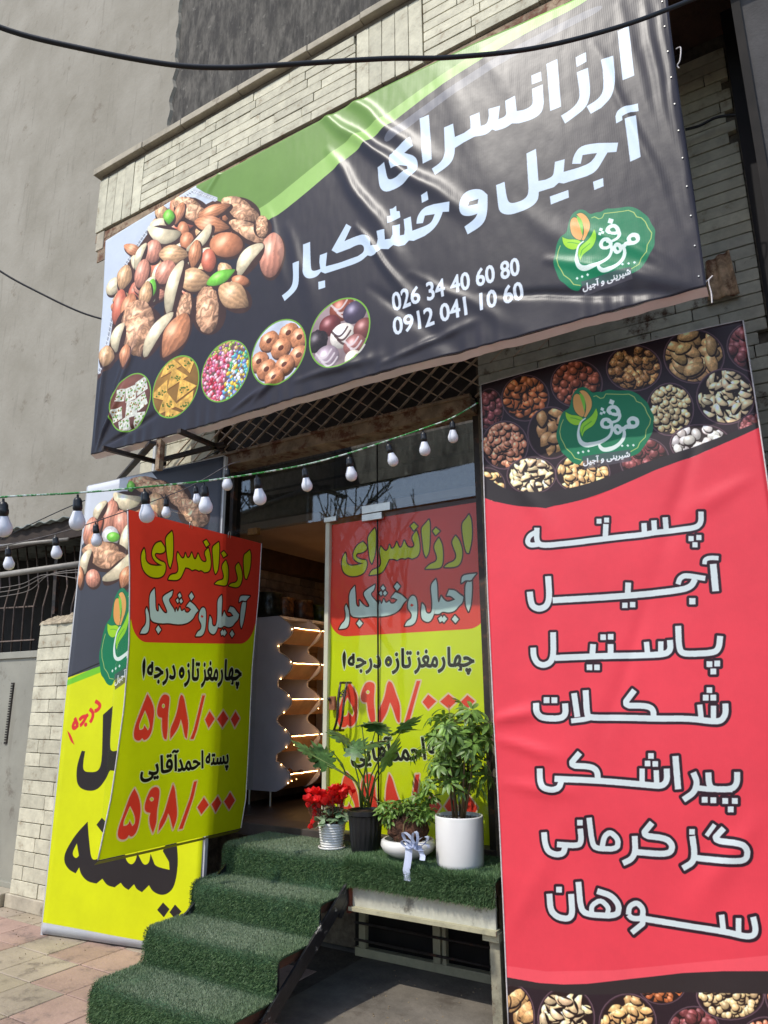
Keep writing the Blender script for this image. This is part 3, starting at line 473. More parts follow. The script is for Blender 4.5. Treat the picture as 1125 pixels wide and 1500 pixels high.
# ---- red list banner: plane Y = RBY
RBY = 3.7; RB_X0, RB_X1, RB_Z0, RB_Z1 = -1.59, -.13, .0, 3.44; RR = 420.
def T_red(x, y): p = onY(x, y, RBY); return (p[0] - RB_X0) * RR, (RB_Z1 - p[2]) * RR
def art_red():
    cv = Canvas(int((RB_X1 - RB_X0) * RR), int((RB_Z1 - RB_Z0) * RR), (222, 46, 62), T_red); RED = (232, 66, 80)
    cv.fill([P("600,400 1300,300 1300,1000 1200,590 1090,635 1050,650 960,682 875,722 800,745 740,738 700,718 600,700")], (46, 30, 36))
    Z = lambda x, y: (690 + x / 2.586, 480 + y / 2.586)
    B = [(70, 310, 50, 75, 'date'), (207, 268, 86, 82, 'almond'), (402, 215, 92, 84, 'hazel'), (618, 155, 98, 82, 'walnut'), (845, 110, 108, 96, 'peashell'), (1080, 70, 105, 92, 'date'), (128, 445, 84, 86, 'peanut'), (305, 400, 84, 92, 'almshell'), (755, 312, 84, 94, 'chick'), (965, 262, 104, 100, 'cashew'), (60, 600, 66, 66, 'seed'), (230, 560, 88, 66, 'cashew'), (425, 552, 98, 72, 'seed'), (660, 505, 88, 80, 'date'), (870, 442, 108, 70, 'white'), (1090, 372, 74, 46, 'date')]
    for i, (x, y, rx, ry, k) in enumerate(B): X, Y = Z(x, y); bowl(cv, X, Y, rx / 2.586, ry / 2.586, k, 30 + i)
    cv.fill([P("600,660 695,682 700,690 740,718 770,722 818,720 875,706 940,680 1000,662 1084,630 1125,612 1300,540 1300,600 1125,620 1084,640 1020,668 960,690 875,728 800,745 760,742 725,735 690,722 600,705", rnd=True)], (44, 36, 38))
    cv.fill([P("600,1200 1300,1200 1500,1900 600,1700")], (46, 30, 36))
    for i, (x, y, rx, ry, k) in enumerate([(0, 660, 95, 140, 'peashell'), (240, 660, 118, 130, 'cashew'), (510, 680, 118, 120, 'seed'), (660, 510, 100, 84, 'almond'), (800, 720, 110, 106, 'date'), (960, 560, 140, 100, 'chick'), (1110, 780, 110, 120, 'peanut'), (1240, 560, 120, 110, 'almond')]):
        bowl(cv, 750 + x / 3, 1270 + y / 3, rx / 3, ry / 3, k, 60 + i)
    cv.fill([P("600,1000 1300,1000 1300,1425 1125,1454 1000,1452 850,1456 744,1442 600,1435")], (50, 40, 40))
    BT = "1300,1405 1125,1421 1060,1421 1000,1424 930,1432 860,1440 826,1441 790,1439 744,1431 600,1418"
    cv.fill([P("600,705 690,722 725,735 760,742 800,745 875,728 960,690 1020,668 1084,640 1125,620 1300,560 " + BT)], (242, 84, 96))
    cv.fill([P("600,705 690,722 725,735 760,742 800,745 875,728 960,690 1020,668 1084,640 1125,620 1300,560 1300,1350 1125,1398 1000,1410 900,1420 800,1422 742,1414 600,1400")], RED)
    L1, L2, L3, L4 = (750, 730, 3), (750, 890, 3), (750, 1080, 3), (750, 1270, 3)
    words = [(L1, [("112,130 110,190 135,210 270,196 400,180 480,170 570,162 640,150 730,140 810,130 832,108 832,60", 24), ("110,148 78,165 68,192 82,207 118,203", 22), ("415,114 412,172", 24), ("582,110 584,155", 24), ("625,98 628,146", 24), ("674,84 678,138", 24)], [(385, 102, 22), (418, 97, 22), (788, 178, 23), (822, 173, 23), (805, 205, 23)]),
             (L1, [("884,288 895,408", 30), ("846,290 848,270 868,261 908,263", 20), ("730,378 738,352 762,338 850,352", 23), ("805,355 790,385 750,402 560,424 360,438 180,448", 27), ("512,370 509,430", 26), ("160,342 166,440 152,475 120,487 92,475 84,450 80,410", 27)], [(793, 452, 28), (497, 470, 24), (531, 467, 24)]),
             (L2, [("915,124 910,175 890,198 770,204 742,195 734,160 731,80", 27), ("695,142 698,185 675,205 560,210 430,212 330,215 190,221", 27), ("655,148 655,205", 24), ("592,150 598,208", 24), ("435,160 435,212", 26), ("358,160 354,215", 26), ("182,108 184,210 170,242 140,254 112,244 96,215 94,175", 26)], [(868, 248, 26), (902, 245, 26), (885, 280, 26), (402, 130, 25), (435, 128, 25), (342, 262, 25), (375, 262, 25)]),
             (L2, [("938,420 940,465 922,495 890,500 780,486 640,487 500,483 345,483 332,470 325,362", 27), ("886,430 886,490", 24), ("826,425 832,485", 24), ("540,362 488,430 590,430 622,445 625,485", 26), ("274,375 290,480", 26), ("262,497 320,490 345,484", 22), ("108,418 112,462 135,485 215,487 238,468 235,420", 27)], [(868, 362, 25), (852, 395, 26), (885, 395, 26), (154, 406, 26), (188, 406, 26)]),
             (L3, [("990,150 990,200 968,226 880,226 866,200 864,152", 27), ("798,152 816,195 802,240 755,272", 27), ("970,227 870,226 815,220", 24), ("720,80 732,226", 28), ("682,135 684,188 662,212 600,207 390,188 190,180", 27), ("636,142 638,200", 24), ("574,135 574,198", 24), ("302,66 254,122 350,126 378,145 382,188", 26), ("222,185 212,220 180,230 140,220 126,190 124,135", 26)], [(613, 80, 25), (598, 113, 25), (632, 115, 25), (938, 277, 26), (980, 277, 26), (962, 314, 26), (848, 272, 26), (886, 274, 26)]),
             (L3, [("932,396 882,450 1010,462 1036,490 1032,530 1000,542 840,530 806,525", 27), ("892,380 856,430", 20), ("794,430 804,500 798,545 752,572", 27), ("618,372 572,428 680,440 708,470 700,502 660,510 545,500", 27), ("542,430 545,500 528,532 490,550", 26), ("342,350 355,462 372,486 465,488 470,445 435,412 408,432 398,482", 24), ("303,398 308,450 296,474 200,468", 25), ("236,478 228,508 195,514 160,498 146,462 142,415", 26)], [(302, 372, 25), (793, 412, 25)]),
             (L4, [("165,115 170,188 200,218 248,226 268,205 262,115", 27), ("294,62 304,178 330,205 465,212 474,165 440,122 376,102", 26), ("352,200 352,165 392,140 428,175 420,205", 22), ("578,205 576,245 528,284", 25), ("514,205 518,168 552,150 580,180 574,222 530,222 514,205", 24), ("580,222 700,243 940,280 1030,302 1064,296 1072,270 1060,215", 27), ("922,205 930,275", 25), ("996,220 996,290", 25)], [(208, 97, 26)])]
    for reg, st, sq in words:
        polys = [p for q, wd in st for p in STK(q, wd, *reg)] + [SQ(x, y, r, *reg) for x, y, r in sq]; polys = orient(polys); cv.fill(polys, (212, 222, 222), outline=(44, 20, 32), orad=5.2)
    logo(cv, affine([(300, 105), (65, 600), (1000, 310), (335, 858), (778, 722), (280, 845)], [(853, 570), (817, 632), (959, 616), (856, 686), (924, 666), (845, 688)])); return cv
# ---- price poster: one design, on the glass (plane GPY) and on the open door (plane X = HPX)
GPY, HPX = 4.235, -3.66; GP_X0, GP_X1, GP_Z0, GP_Z1 = -3.07, -1.82, .72, 2.86
def st_glass(x, y): p = onY(x, y, GPY); return (p[0] - GP_X0) / (GP_X1 - GP_X0), (GP_Z1 - p[2]) / (GP_Z1 - GP_Z0)
HL = [onX(x, y, HPX) for x, y in ((187, 746), (190, 832), (188.6, 944), (181, 1037), (162, 1168), (142, 1260))]; HR = [onX(x, y, HPX) for x, y in ((383, 796), (379, 869), (369, 981), (364, 1093), (360, 1168), (353, 1213))]
HTs = [0, .17, .39, .57, .82, 1]
def hang_pt(s, t): a = [np.interp(t, HTs, [q[k] for q in HL]) for k in (1, 2)]; b = [np.interp(t, HTs, [q[k] for q in HR]) for k in (1, 2)]; return np.array([HPX, a[0] + (b[0] - a[0]) * s, a[1] + (b[1] - a[1]) * s])
def st_hang(x, y):
    p = onX(x, y, HPX); s, t = .5, .5
    for _ in range(12):
        q = hang_pt(s, t); w_ = hang_pt(1, t)[1] - hang_pt(0, t)[1]; s += (p[1] - q[1]) / w_; t = min(1.2, max(-.1, t - (p[2] - q[2]) / 2.0))
    return s, t
PW, PH = 760, 1280
_pairs = [((687, 754), (366, 807.8)), ((516, 845), (224, 845)), ((501, 818), (209, 809.6)), ((697, 840), (364, 883.6)), ((497, 921), (206.5, 927)), ((600, 937), (280, 956)), ((504, 981.6), (212.4, 995)), ((686, 986), (347, 1007)), ((514, 1061), (203, 1085.6)), ((545, 1060), (240.4, 1082)), ((610, 999), (295.6, 1018.6)), ((628.4, 1037), (304.4, 1054)), ((686, 1037), (343.6, 1053)), ((618.4, 1084), (294, 1100)), ((619, 1109), (292, 1124)), ((568.3, 1135), (250.4, 1149)), ((610, 1131.7), (284, 1145)), ((688, 1173), (335.6, 1173))]
_bas = lambda s, t: np.array([1, s, t, s * s, s * t, t * t, t ** 3, s * t * t])
_GA = [st_glass(*g) for g, h in _pairs] + [(0, 0), (1, 0), (0, 1), (1, 1)] * 2; _HA = [st_hang(*h) for g, h in _pairs] + [(0, 0), (1, 0), (0, 1), (1, 1)] * 2
_CO, *_ = np.linalg.lstsq(np.array([_bas(*q) for q in _HA]), np.array(_GA), rcond=None)
def hang2design(s, t): return tuple(_bas(s, t) @ _CO)
def art_poster():
    Tg = lambda x, y: (lambda q: (q[0] * PW, q[1] * PH))(st_glass(x, y)); Th = lambda x, y: (lambda q: (q[0] * PW, q[1] * PH))(hang2design(*st_hang(x, y)))
    cv = Canvas(PW, PH, (204, 214, 8), Tg); I = lambda x, y: (x, y)
    yb = .392 * PH; cv.T = I; cv.fill([[(-5, -5), (PW + 5, -5), (PW + 5, yb - 90)] + [(PW - 90 + 90 * math.cos(k * .157), yb - 90 + 90 * math.sin(k * .157)) for k in range(11)] + [(90 - 90 * math.sin(k * .157), yb - 90 + 90 * math.cos(k * .157)) for k in range(11)]], (222, 62, 44)); cv.T = Tg
    A = (490, 750, 5); OY = (70, 28, 18)
    for st in ("985,18! 1005,60 1010,200 985,300! 966,300 945,200 932,85 960,55", "888,175! 915,205 942,290 925,380 880,405 806,404! 830,378 880,362 900,320 870,250 862,212", "765,190! 792,240 797,330 790,395 765,414 668,416! 700,382 745,368 758,330 724,250", "742,115! 772,140! 742,170! 720,140!", "690,55! 700,90 698,290 672,332! 656,300 645,200 634,120 660,90", "600,138! 618,190 628,270 615,325 570,342! 540,330 520,342! 490,335 460,352! 430,340 400,345! 385,380 350,452 258,462! 275,425 330,410 348,370 328,290 338,252! 372,292 395,275 402,240! 415,275 440,262 455,220! 475,268 495,258 510,210! 535,260 575,265 592,240 562,185", "580,78! 608,105! 580,135! 555,102!", "293,118! 302,150 300,300 275,378! 258,350 245,230 242,175", "205,218! 234,245 236,275 200,298 160,300 152,330 195,352 235,350 240,395 215,455 130,476 70,450 52,400 55,335 78,298! 86,330 82,370 110,396 170,390 212,375! 165,366 134,335 138,290 165,240"):
        cv.fill([P(st, *A, rnd=True)], (196, 196, 8), outline=OY, orad=6)
    for polys in (["960,510 1004,500! 1006,560 998,680 980,730! 960,690 955,600"], ["928,520! 932,470 965,458 1038,450! 1012,480 1000,503 960,497 940,512"], ["838,570! 880,572 910,600 942,622! 935,665 905,690 880,725 830,738 790,725 765,748 728,745! 740,700! 705,812 640,795 630,740 640,668! 662,690 665,735 690,748 714,730 715,640 702,535 742,492! 752,530 752,640 762,672 780,615! 800,645 830,662 882,640! 850,612 820,612!"], ["880,756! 908,785! 885,814! 858,785!"], ["758,780! 780,760! 790,775! 800,757! 823,782! 800,810! 788,798! 770,807!"], ["542,640 570,608 598,625 606,700 600,790 570,830 512,834! 530,798 562,782 566,740 532,705", "563,670! 580,682! 565,694! 553,682!"],
                  ["448,588! 490,605 528,642! 500,672 485,705 440,742 390,757! 350,763! 310,764! 270,762 220,770! 175,772 120,765 112,700 108,590 150,542! 156,600 158,690 188,698 185,648! 212,682 240,702 262,690 240,650 212,600 230,575 298,533! 292,572 262,598 282,632 312,660 322,690 332,652! 345,682 362,638! 375,672 402,652! 410,672 440,672 462,642! 430,624 412,632"], ["460,518! 483,545! 460,577! 438,547!"], ["358,538! 373,560! 356,576! 342,556!"], ["342,580! 356,598! 342,613! 327,595!"], ["372,576! 386,595! 370,613! 357,596!"], ["182,788! 206,815! 182,844! 161,815!"], ["88,678! 107,720 110,790 96,852 33,857! 50,822 82,792 84,740 76,700"]):
        pl = [P(q, *A, rnd=True) for q in polys]; cv.edge([cv.tp(pl[0])], 6, OY); cv.fill(pl, (196, 214, 206), eo=True)
    Bx = lambda x, y: (480 + x / 5, 930 + y / 5)
    for wd, x0, x1, yt, yb_ in (('چهار', 812, 1072, 92, 288), ('مغز', 640, 806, 112, 282), ('تاز', 475, 612, 102, 284), ('درجه', 148, 388, 142, 282)):
        textquad(cv, shape(wd), Bx(x0, yb_), Bx(x1, yb_), Bx(x0, yt), (24, 20, 14), bold=2.8, outline=(206, 214, 170), orad=4)
    hr = [P("445,148 472,175 472,215 445,240 418,215 418,178", 480, 930, 5, True), P("445,188 454,200 445,212 436,200", 480, 930, 5, True)]; cv.edge([cv.tp(hr[0])], 5, (206, 214, 170)); cv.fill(hr, (24, 20, 14), eo=True)
    cv.fill([P("120,115! 132,140 130,215 120,255! 108,210 104,150", 480, 930, 5, True)], (24, 20, 14), outline=(206, 214, 170), orad=5)
    cv.T = Th; C_ = (160, 940, 5); D_ = (150, 1080, 5); DR = (226, 62, 46); OC = (222, 190, 158)
    Dx = lambda x, y: (150 + x / 5, 1080 + y / 5)
    for wd, q0, q1, q2 in (('پسته', (745, 250), (914, 238), (745, 122)), ('احمد', (530, 252), (724, 226), (530, 124)), ('آقایی', (272, 330), (542, 280), (272, 140))):
        textquad(cv, shape(wd), Dx(*q0), Dx(*q1), Dx(*q2), (24, 20, 14), bold=2.8, outline=(206, 214, 170), orad=4)
    for reg, sts in ((C_, (["272,382! 300,430 322,500 312,590 302,660 280,705 248,725 235,705! 215,728 182,718 172,680 185,610 215,530 245,450", "255,508! 278,570 288,620 275,645! 250,605! 240,640 218,642! 212,615 235,555"], ["400,383 428,400 428,440 416,540 416,640 406,714! 388,715 375,640 375,558! 345,550 338,510 350,450 375,393", "372,470 385,453 397,470 385,488"], ["512,388! 532,400 548,500 567,600 552,708! 538,700 525,620 510,565! 490,635 434,713! 432,640 470,560 490,480 500,415"])),
                     (D_, (["228,375! 256,430 272,510 264,600 242,695 205,733 185,715! 165,748 120,748 102,715 115,650 150,560 180,470 205,410", "195,508! 224,570 230,625 212,645! 192,605! 178,640 150,645! 150,615 175,555"], ["380,358 408,378 402,450 386,540 386,620 360,700! 338,650 330,590 340,553! 303,545 296,505 315,440 342,378", "333,452 350,436 367,452 350,470"], ["502,342! 517,370 527,460 543,580 510,674! 500,640 485,580 470,555! 450,620 400,692! 405,630 440,560 470,450 490,380"]))):
        for q in sts: pl = [P(x, *reg, rnd=True) for x in q]; cv.edge([cv.tp(p) for p in pl[:1]], 7, OC); cv.fill(pl, DR, eo=True); 
        for q in sts:
            if len(q) > 1: cv.edge([cv.tp(P(q[1], *reg, rnd=True))], 2.2, OC)
    for reg, st in ((C_, "668,393 687,393 602,713 578,713"), (C_, "722,508 760,565 715,632 688,570"), (C_, "825,505 864,562 820,628 780,568"), (C_, "918,512 950,562 912,626 883,568"), (D_, "658,325 680,320 582,668 553,674"), (D_, "735,440 772,495 720,564 688,512"), (D_, "838,430 864,480 825,550 793,490"), (D_, "930,402 967,462 925,530 886,470")):
        cv.fill([P(st, *reg)], DR, outline=OC, orad=7)
    return cv
# ---- yellow standing banner
YA, YB = np.array([-4.965, 3.47]), np.array([-3.69, 3.70]); YD = _n(YB - YA); YW = np.linalg.norm(YB - YA); YZ1 = 3.40; YR = 400.
def yel_pt(x, y):
    r = ray(x, y); nx, ny = -YD[1], YD[0]; t = (YA[0] * nx + YA[1] * ny) / (r[0] * nx + r[1] * ny); return O + r * t
def T_yel(x, y): p = yel_pt(x, y); return ((p[0] - YA[0]) * YD[0] + (p[1] - YA[1]) * YD[1]) * YR, (YZ1 - p[2]) * YR
def art_yellow():
    cv = Canvas(int(YW * YR), int(YZ1 * YR), (218, 224, 0), T_yel)
    cv.fill([P("50,600 400,560 400,900 330,940 200,965 150,975 102,992 50,1010")], (66, 68, 78))
    cv.line([(80, 995), (102, 991), (135, 976), (170, 962), (260, 940), (330, 930)], 4, (26, 26, 28)); cv.fill([P("60,1010 100,996 135,980 170,968 240,948 330,935 330,948 240,966 170,992 150,984 100,1004 60,1020")], (118, 200, 44))
    Z = lambda x, y: (x / 2.8125, 600 + y / 2.8125)
    cv.fill([[Z(*p) for p in ((330, 300), (620, 250), (660, 300), (640, 330), (560, 320), (480, 360), (420, 430), (380, 480), (340, 560))]], (212, 216, 224))
    L = [('walnut', 600, 310, 52, 30, 0), ('pistg', 540, 318, 16, 18, 0), ('walnut', 660, 330, 40, 34, 0), ('walnut', 730, 355, 42, 40, 30), ('walnut', 795, 425, 52, 44, 30), ('peanut', 480, 400, 32, 38, 20), ('hazel', 560, 425, 24, 36, 20), ('cream', 522, 372, 44, 38, 10), ('shell', 640, 400, 40, 44, 0), ('red', 605, 440, 34, 28, 0), ('peanut', 450, 440, 30, 52, 15), ('peanut', 500, 470, 32, 42, 0), ('red', 395, 480, 22, 40, 20), ('cream', 410, 415, 18, 36, 30), ('peanut', 372, 500, 24, 44, 15), ('grey', 455, 525, 34, 34, 0), ('almond', 392, 545, 28, 30, 0), ('cream', 520, 540, 22, 60, 10), ('walnut', 435, 600, 72, 48, 0), ('cream', 355, 625, 20, 40, 15), ('cream', 490, 655, 62, 30, -42), ('peanut', 383, 695, 28, 28, 0), ('almond', 330, 690, 14, 34, 0), ('almond', 520, 690, 26, 36, 20), ('hazel', 600, 520, 40, 50, 0), ('cream', 620, 620, 40, 70, 30), ('walnut', 700, 560, 70, 60, 0)]
    nuts(cv, [(k, x, y, *((a * 1.25, b * 1.25) if k == 'walnut' else (a * 1.35, b * 1.05) if a > b else (a * 1.05, b * 1.35)), g) for k, x, y, a, b, g in L], Z); logo(cv, affine([(300, 105), (65, 600), (150, 365), (320, 860), (1000, 400)], [(178, 868), (146, 955), (158, 910), (166, 1012), (243, 905)]))
    E_ = (60, 1020, 4.413); K = (40, 34, 36)
    cv.fill([P("465,62! 460,120 445,335 462,358 495,350 600,345! 620,500! 480,482! 450,478! 440,490 425,530 370,605 300,614 240,585 228,520 235,440 265,352! 287,355! 275,420 272,485 325,492 372,485 396,430 400,250 402,120!", *E_, rnd=True)], K)
    cv.fill([P("302,810! 306,870 315,960 325,1045 350,1062 420,1020 500,995 545,1005! 555,1065 590,1092 618,1060 625,1005! 650,1065 670,1092 700,1080 710,1018! 728,1065 740,1100 832,1122! 828,1070! 788,1000! 812,945! 876,940! 888,1060 876,1180 850,1255 790,1290 725,1265 700,1220! 655,1265! 620,1245 605,1213! 570,1250! 540,1232 520,1203! 480,1233! 430,1222 400,1178! 360,1210! 300,1197 258,1150 248,1105! 225,1144! 180,1122 148,1070 155,1010 200,930 240,875", *E_, rnd=True), P("232,950! 246,1030! 225,1052 198,1018", *E_, rnd=True)], K, eo=True)
    for st in ("395,785 440,830 400,880 360,830", "790,1332 832,1375 795,1428 752,1380", "868,1345 910,1390 870,1440 832,1395"): cv.fill([P(st, *E_)], K)
    textquad(cv, shape('درجه'), (60 + 225 / 4.413, 1020 + 258 / 4.413), (60 + 400 / 4.413, 1020 + 98 / 4.413), (60 + 195 / 4.413, 1020 + 170 / 4.413), (220, 50, 50), bold=3)
    cv.fill([P("172,222! 195,245 218,314! 190,290", *E_, rnd=True)], (220, 50, 50))
    cv.fill([P("40,1346 64,1351 205,1377 320,1398 320,1460 40,1460")], (196, 200, 206)); return cv
#@@SCENE
# ------------------------------------------------------------------ ground
def struct(o): return tag(o, kind='structure')
struct(MB().box((-80, -80, -.3), (80, 80, -.012)).build('ground', mat('pale_bounce_street', rgb(132, 127, 120), .95, .15, 3, .4, 60)))  # street ground paled so it bounces more light up into shaded areas
side = struct(MB().box((-14, .2, -.011), (4, 4.3, -.006)).build('sidewalk', mat('sidewalk_bed', rgb(88, 78, 66), .95, .2, 12, .4)))
TILE = mat('paving_tile', rgb(160, 146, 128), .85, .10, 3, .35, 50, dirt=rgb(118, 106, 94), dscale=6, dth=.54, obj=.13)
TILEP = mat('pink_paving_tile', rgb(166, 138, 124), .85, .10, 3, .35, 50, dirt=rgb(124, 106, 98), dscale=6, dth=.54, obj=.12)
TILEY = mat('yellow_paving_tile', rgb(164, 150, 128), .85, .10, 3, .35, 50, dirt=rgb(120, 108, 90), dscale=6, dth=.54, obj=.12)
ts = .335; tm = {}
for k, m in enumerate((TILE, TILEP, TILEY)):
    b = MB(); h = ts / 2 - .004; e = .004
    b.add([(-h, -h, -.02), (h, -h, -.02), (h, h, -.02), (-h, h, -.02), (-h, -h, -.003), (h, -h, -.003), (h, h, -.003), (-h, h, -.003), (-h + e, -h + e, 0), (h - e, -h + e, 0), (h - e, h - e, 0), (-h + e, h - e, 0)],
          [(0, 1, 5, 4), (1, 2, 6, 5), (2, 3, 7, 6), (3, 0, 4, 7), (4, 5, 9, 8), (5, 6, 10, 9), (6, 7, 11, 10), (7, 4, 8, 11), (8, 9, 10, 11)]); tm[k] = b.mesh('paving_tile', m)
for i in range(-9, 12):
    for j in range(-4, 3):
        x = -4.24 + ts * (i + .5); y = 3.25 + ts * (j + .5)
        if x > -2.9 and y > 3.3 or y > 3.80 or x > -.3: continue
        if x < -6.8: continue
        o = link('paving_tile', tm[random.choice([0, 1, 1, 2] if j > -2 else [0, 1, 2, 2])], side); o.location = (x, y, random.uniform(-.0015, .001)); o.rotation_euler = (random.uniform(-.003, .003), random.uniform(-.003, .003), random.uniform(-.004, .004))
b = MB()
gx = [-2.45, -1.9, -1.3, -.6, .8]; b.box((-2.78, 3.24, -.01), (1.0, 4.3, .002)); struct(b.build('concrete_slab', CONC))
r = random.Random(3); b = MB()
for k in range(90): x_, y_ = r.uniform(-2.5, -1.2), r.uniform(3.3, 4.2); b.blob((x_, y_, .004), (r.uniform(.002, .008), r.uniform(.002, .006), .003), k, 0)
for k in range(60): x_, y_ = r.uniform(-5.8, -3.5), r.choice((3.68, 3.7, 3.4, 3.1)) + r.gauss(0, .04); b.blob((x_, y_, .003), (r.uniform(.002, .007), r.uniform(.002, .006), .003), k, 0)
tag(b.build('grit', mat('grit_bits', rgb(140, 124, 98), .95, .3, 40)), 'small bits of grit and dry litter on the paving and concrete', 'litter', kind='stuff')
for x0_, y0_, x1_, y1_ in ((-2.78, 3.24, -1.2, 3.9), (-2.2, 3.24, -1.9, 4.3)): pass
# ------------------------------------------------------------------ shop building
bld = empty('shop_building', (-2.5, 4.1, 0)); tag(bld, 'low shop faced in long white bricks with a projecting parapet and a raised glass front', 'shop building')
WM = MORTAR
bl = MB()
bl.box((-5.14, 4.13, 0), (-4.19, 4.4, 5.6)).box((-1.79, 4.13, 0), (-.03, 4.4, 5.6)).box((-4.19, 4.2, 3.98), (-1.79, 4.4, 5.6)).box((-4.19, 4.36, 0), (-1.79, 4.42, .7)).box((-5.14, 4.4, 3.05), (-.03, 8.2, 3.2)).box((-5.14, 8.1, 0), (-.03, 8.2, 5.6)).box((-.1, 4.4, 0), (-.03, 8.1, 5.6)).box((-5.14, 4.4, 0), (-5.07, 8.1, 5.6))
bl.build('wall', WM, bld)
MB().box((-5.06, 3.362, 5.6), (.3, 4.4, 6.2)).build('parapet', WM, bld)
MB().box((-5.02, 3.40, 5.575), (.3, 4.12, 5.598)).build('soffit', mat('soffit_board', rgb(96, 72, 62), .9, .2, 3, .3), bld)
MB().box((-5.05, 3.352, 5.515), (.3, 3.40, 5.59)).box((-5.0, 3.352, 5.3), (.3, 3.36, 5.52)).build('edge_angle_sun_block', RUST, bld)  # angle, plus an added hidden plate that keeps sun off the wall behind
ub = MB(); e = .035
def brick_mesh(m, irregular=0):
    import bmesh
    bm = bmesh.new(); bmesh.ops.create_cube(bm, size=1); bmesh.ops.bevel(bm, geom=[q for q in bm.edges], offset=.03, segments=1, affect='EDGES'); me = bpy.data.meshes.new('brick'); bm.to_mesh(me); bm.free(); me.materials.append(m); return me
BM = brick_mesh(BRICK); BRICKP = mat('peeling_brick', rgb(196, 192, 174), .85, .1, 9, .4, 45, dirt=rgb(92, 68, 52), dscale=6, dth=.57, obj=.1); BMP = brick_mesh(BRICKP)
def brick(x0, x1, y, z0, z1, parent, me=None, dep=.04):
    o = bpy.data.objects.new('brick', me or BM); COL.objects.link(o); o.parent = parent; o.matrix_parent_inverse = parent_mat(parent).inverted()
    o.location = ((x0 + x1) / 2, y + dep / 2 + random.uniform(-.002, .003), (z0 + z1) / 2); o.scale = (x1 - x0, dep, z1 - z0); o.rotation_euler = (random.uniform(-.01, .01), random.uniform(-.004, .004), random.uniform(-.006, .006)); return o
def course(x0, x1, y, z, h, parent, L=(.35, .6), me=None, j=.006):
    x = x0 - random.uniform(0, L[0] * .6); 
    while x < x1:
        l = random.uniform(*L); a, b2 = max(x, x0), min(x + l, x1)
        if b2 - a > .05: brick(a + j / 2, b2 - j / 2, y, z + j / 2 + random.uniform(0, .001), z + h - j / 2, parent, me() if callable(me) else me)
        x += l
for k in range(7): course(-4.46, -2.26, 3.335, 5.61 + k * .078, .078, bld); course(-1.72, .28, 3.335, 5.61 + k * .078, .078, bld)
course(-4.9, -4.1, 3.338, 5.61 + 5 * .112, .03, bld) if False else None
for k in range(5): brick(-5.05 + k * .118, -5.05 + k * .118 + .112, 3.335, 5.61, 6.15, bld)
for k in range(5): brick(-2.25 + k * .105, -2.25 + k * .105 + .1, 3.335, 5.61, 6.15, bld)
for k in range(16): course(-5.13, -4.2, 4.095, 2.9 + k * .112, .112, bld)
for k in range(46):
    z = 2.15 + k * .077
    if z > 5.45: break
    course(-1.76 if 3.0 < z < 4.1 else -.42, -.04, 4.09, z, .077, bld, (.35, .8), me=(BMP if z < 4.15 else BM))
x = -5.1
while x < .25:   # coping stones
    l = random.uniform(.45, .7); MB().box((x + .003, 3.29 + random.uniform(-.004, .004), 6.203), (x + l - .003, 3.6, 6.262 + random.uniform(-.004, .004))).build('coping_stone', STONE, bld, bevel=.004); x += l
MB().box((-5.04, 3.345, 6.155), (.28, 3.38, 6.205)).build('cement_band', mat('cement_band', rgb(104, 94, 80), .95, .2, 8, .6, 30), bld)
MB().box((-5.03, 3.345, 5.42), (-4.93, 3.5, 5.6)).build('corner_block', STONE, bld, bevel=.006)
# shop front recess, beam, jambs
MB().box((-4.19, 4.19, 3.5), (-1.79, 4.22, 4.02)).build('shutter_panel', mat('shutter_paint', rgb(74, 68, 64), .8, .15, 5), bld)
MB().box((-4.2, 4.02, 3.43), (-1.79, 4.19, 3.52)).build('rusty_lintel', RUST, bld, bevel=.004)
MB().box((-4.2, 4.0, 3.52), (-1.79, 4.04, 3.54)).build('rusty_rail', RUST, bld)
MB().box((-4.2, 4.13, .7), (-4.12, 4.3, 3.43)).box((-4.06, 4.17, .7), (-4.02, 4.27, 3.43)).build('door_jamb', STEEL, bld, bevel=.003)
MB().box((-1.83, 4.13, .7), (-1.79, 4.3, 3.43)).build('door_jamb', STEEL, bld)
MB().box((-4.19, 4.12, .66), (-1.79, 4.36, .74)).build('threshold', mat('dark_sill', rgb(70, 62, 58), .6, .2, 5), bld, bevel=.004)
GL = glass_mat('shop_glass', (.7, .75, .76), 1.75); GLD = glass_mat('door_glass', (.96, .98, .97), 1.22)
for a, b2 in ((-4.02, -2.648), (-2.642, -1.832)): MB().box((a, 4.215, 2.9), (b2, 4.223, 3.425)).build('transom_pane', GL, bld)
for a, b2 in ((-3.06, -2.648), (-2.642, -1.832)): MB().box((a, 4.215, .77), (b2, 4.223, 2.885)).build('glass_panel', GLD, bld)
MB().box((-3.10, 4.205, .77), (-3.064, 4.25, 2.875)).build('edge_seal', mat('cream_plastic', rgb(206, 204, 182), .5, .05, 6), bld, bevel=.003)
def pxbox(x0, y0, x1, y1, Y, t):
    a = onY(x0, y1, Y); c = onY(x1, y0, Y); return (a[0], Y - t, min(a[2], c[2])), (c[0], Y, max(a[2], c[2]))
MB().box((-2.76, 4.185, 2.835), (-2.59, 4.213, 2.885)).box((-2.76, 4.185, 2.89), (-2.52, 4.213, 2.95)).build('patch_fitting', CHROME, bld, bevel=.002)
MB().box((-3.1, 4.185, 2.872), (-2.99, 4.213, 2.91)).build('patch_fitting', CHROME, bld, bevel=.002)
MB().box((-3.84, 4.16, 2.86), (-3.74, 4.2, 2.915)).build('pivot_fitting', mat('brass', rgb(150, 104, 50), .4, .2, 30, metal=.6), bld, bevel=.002)
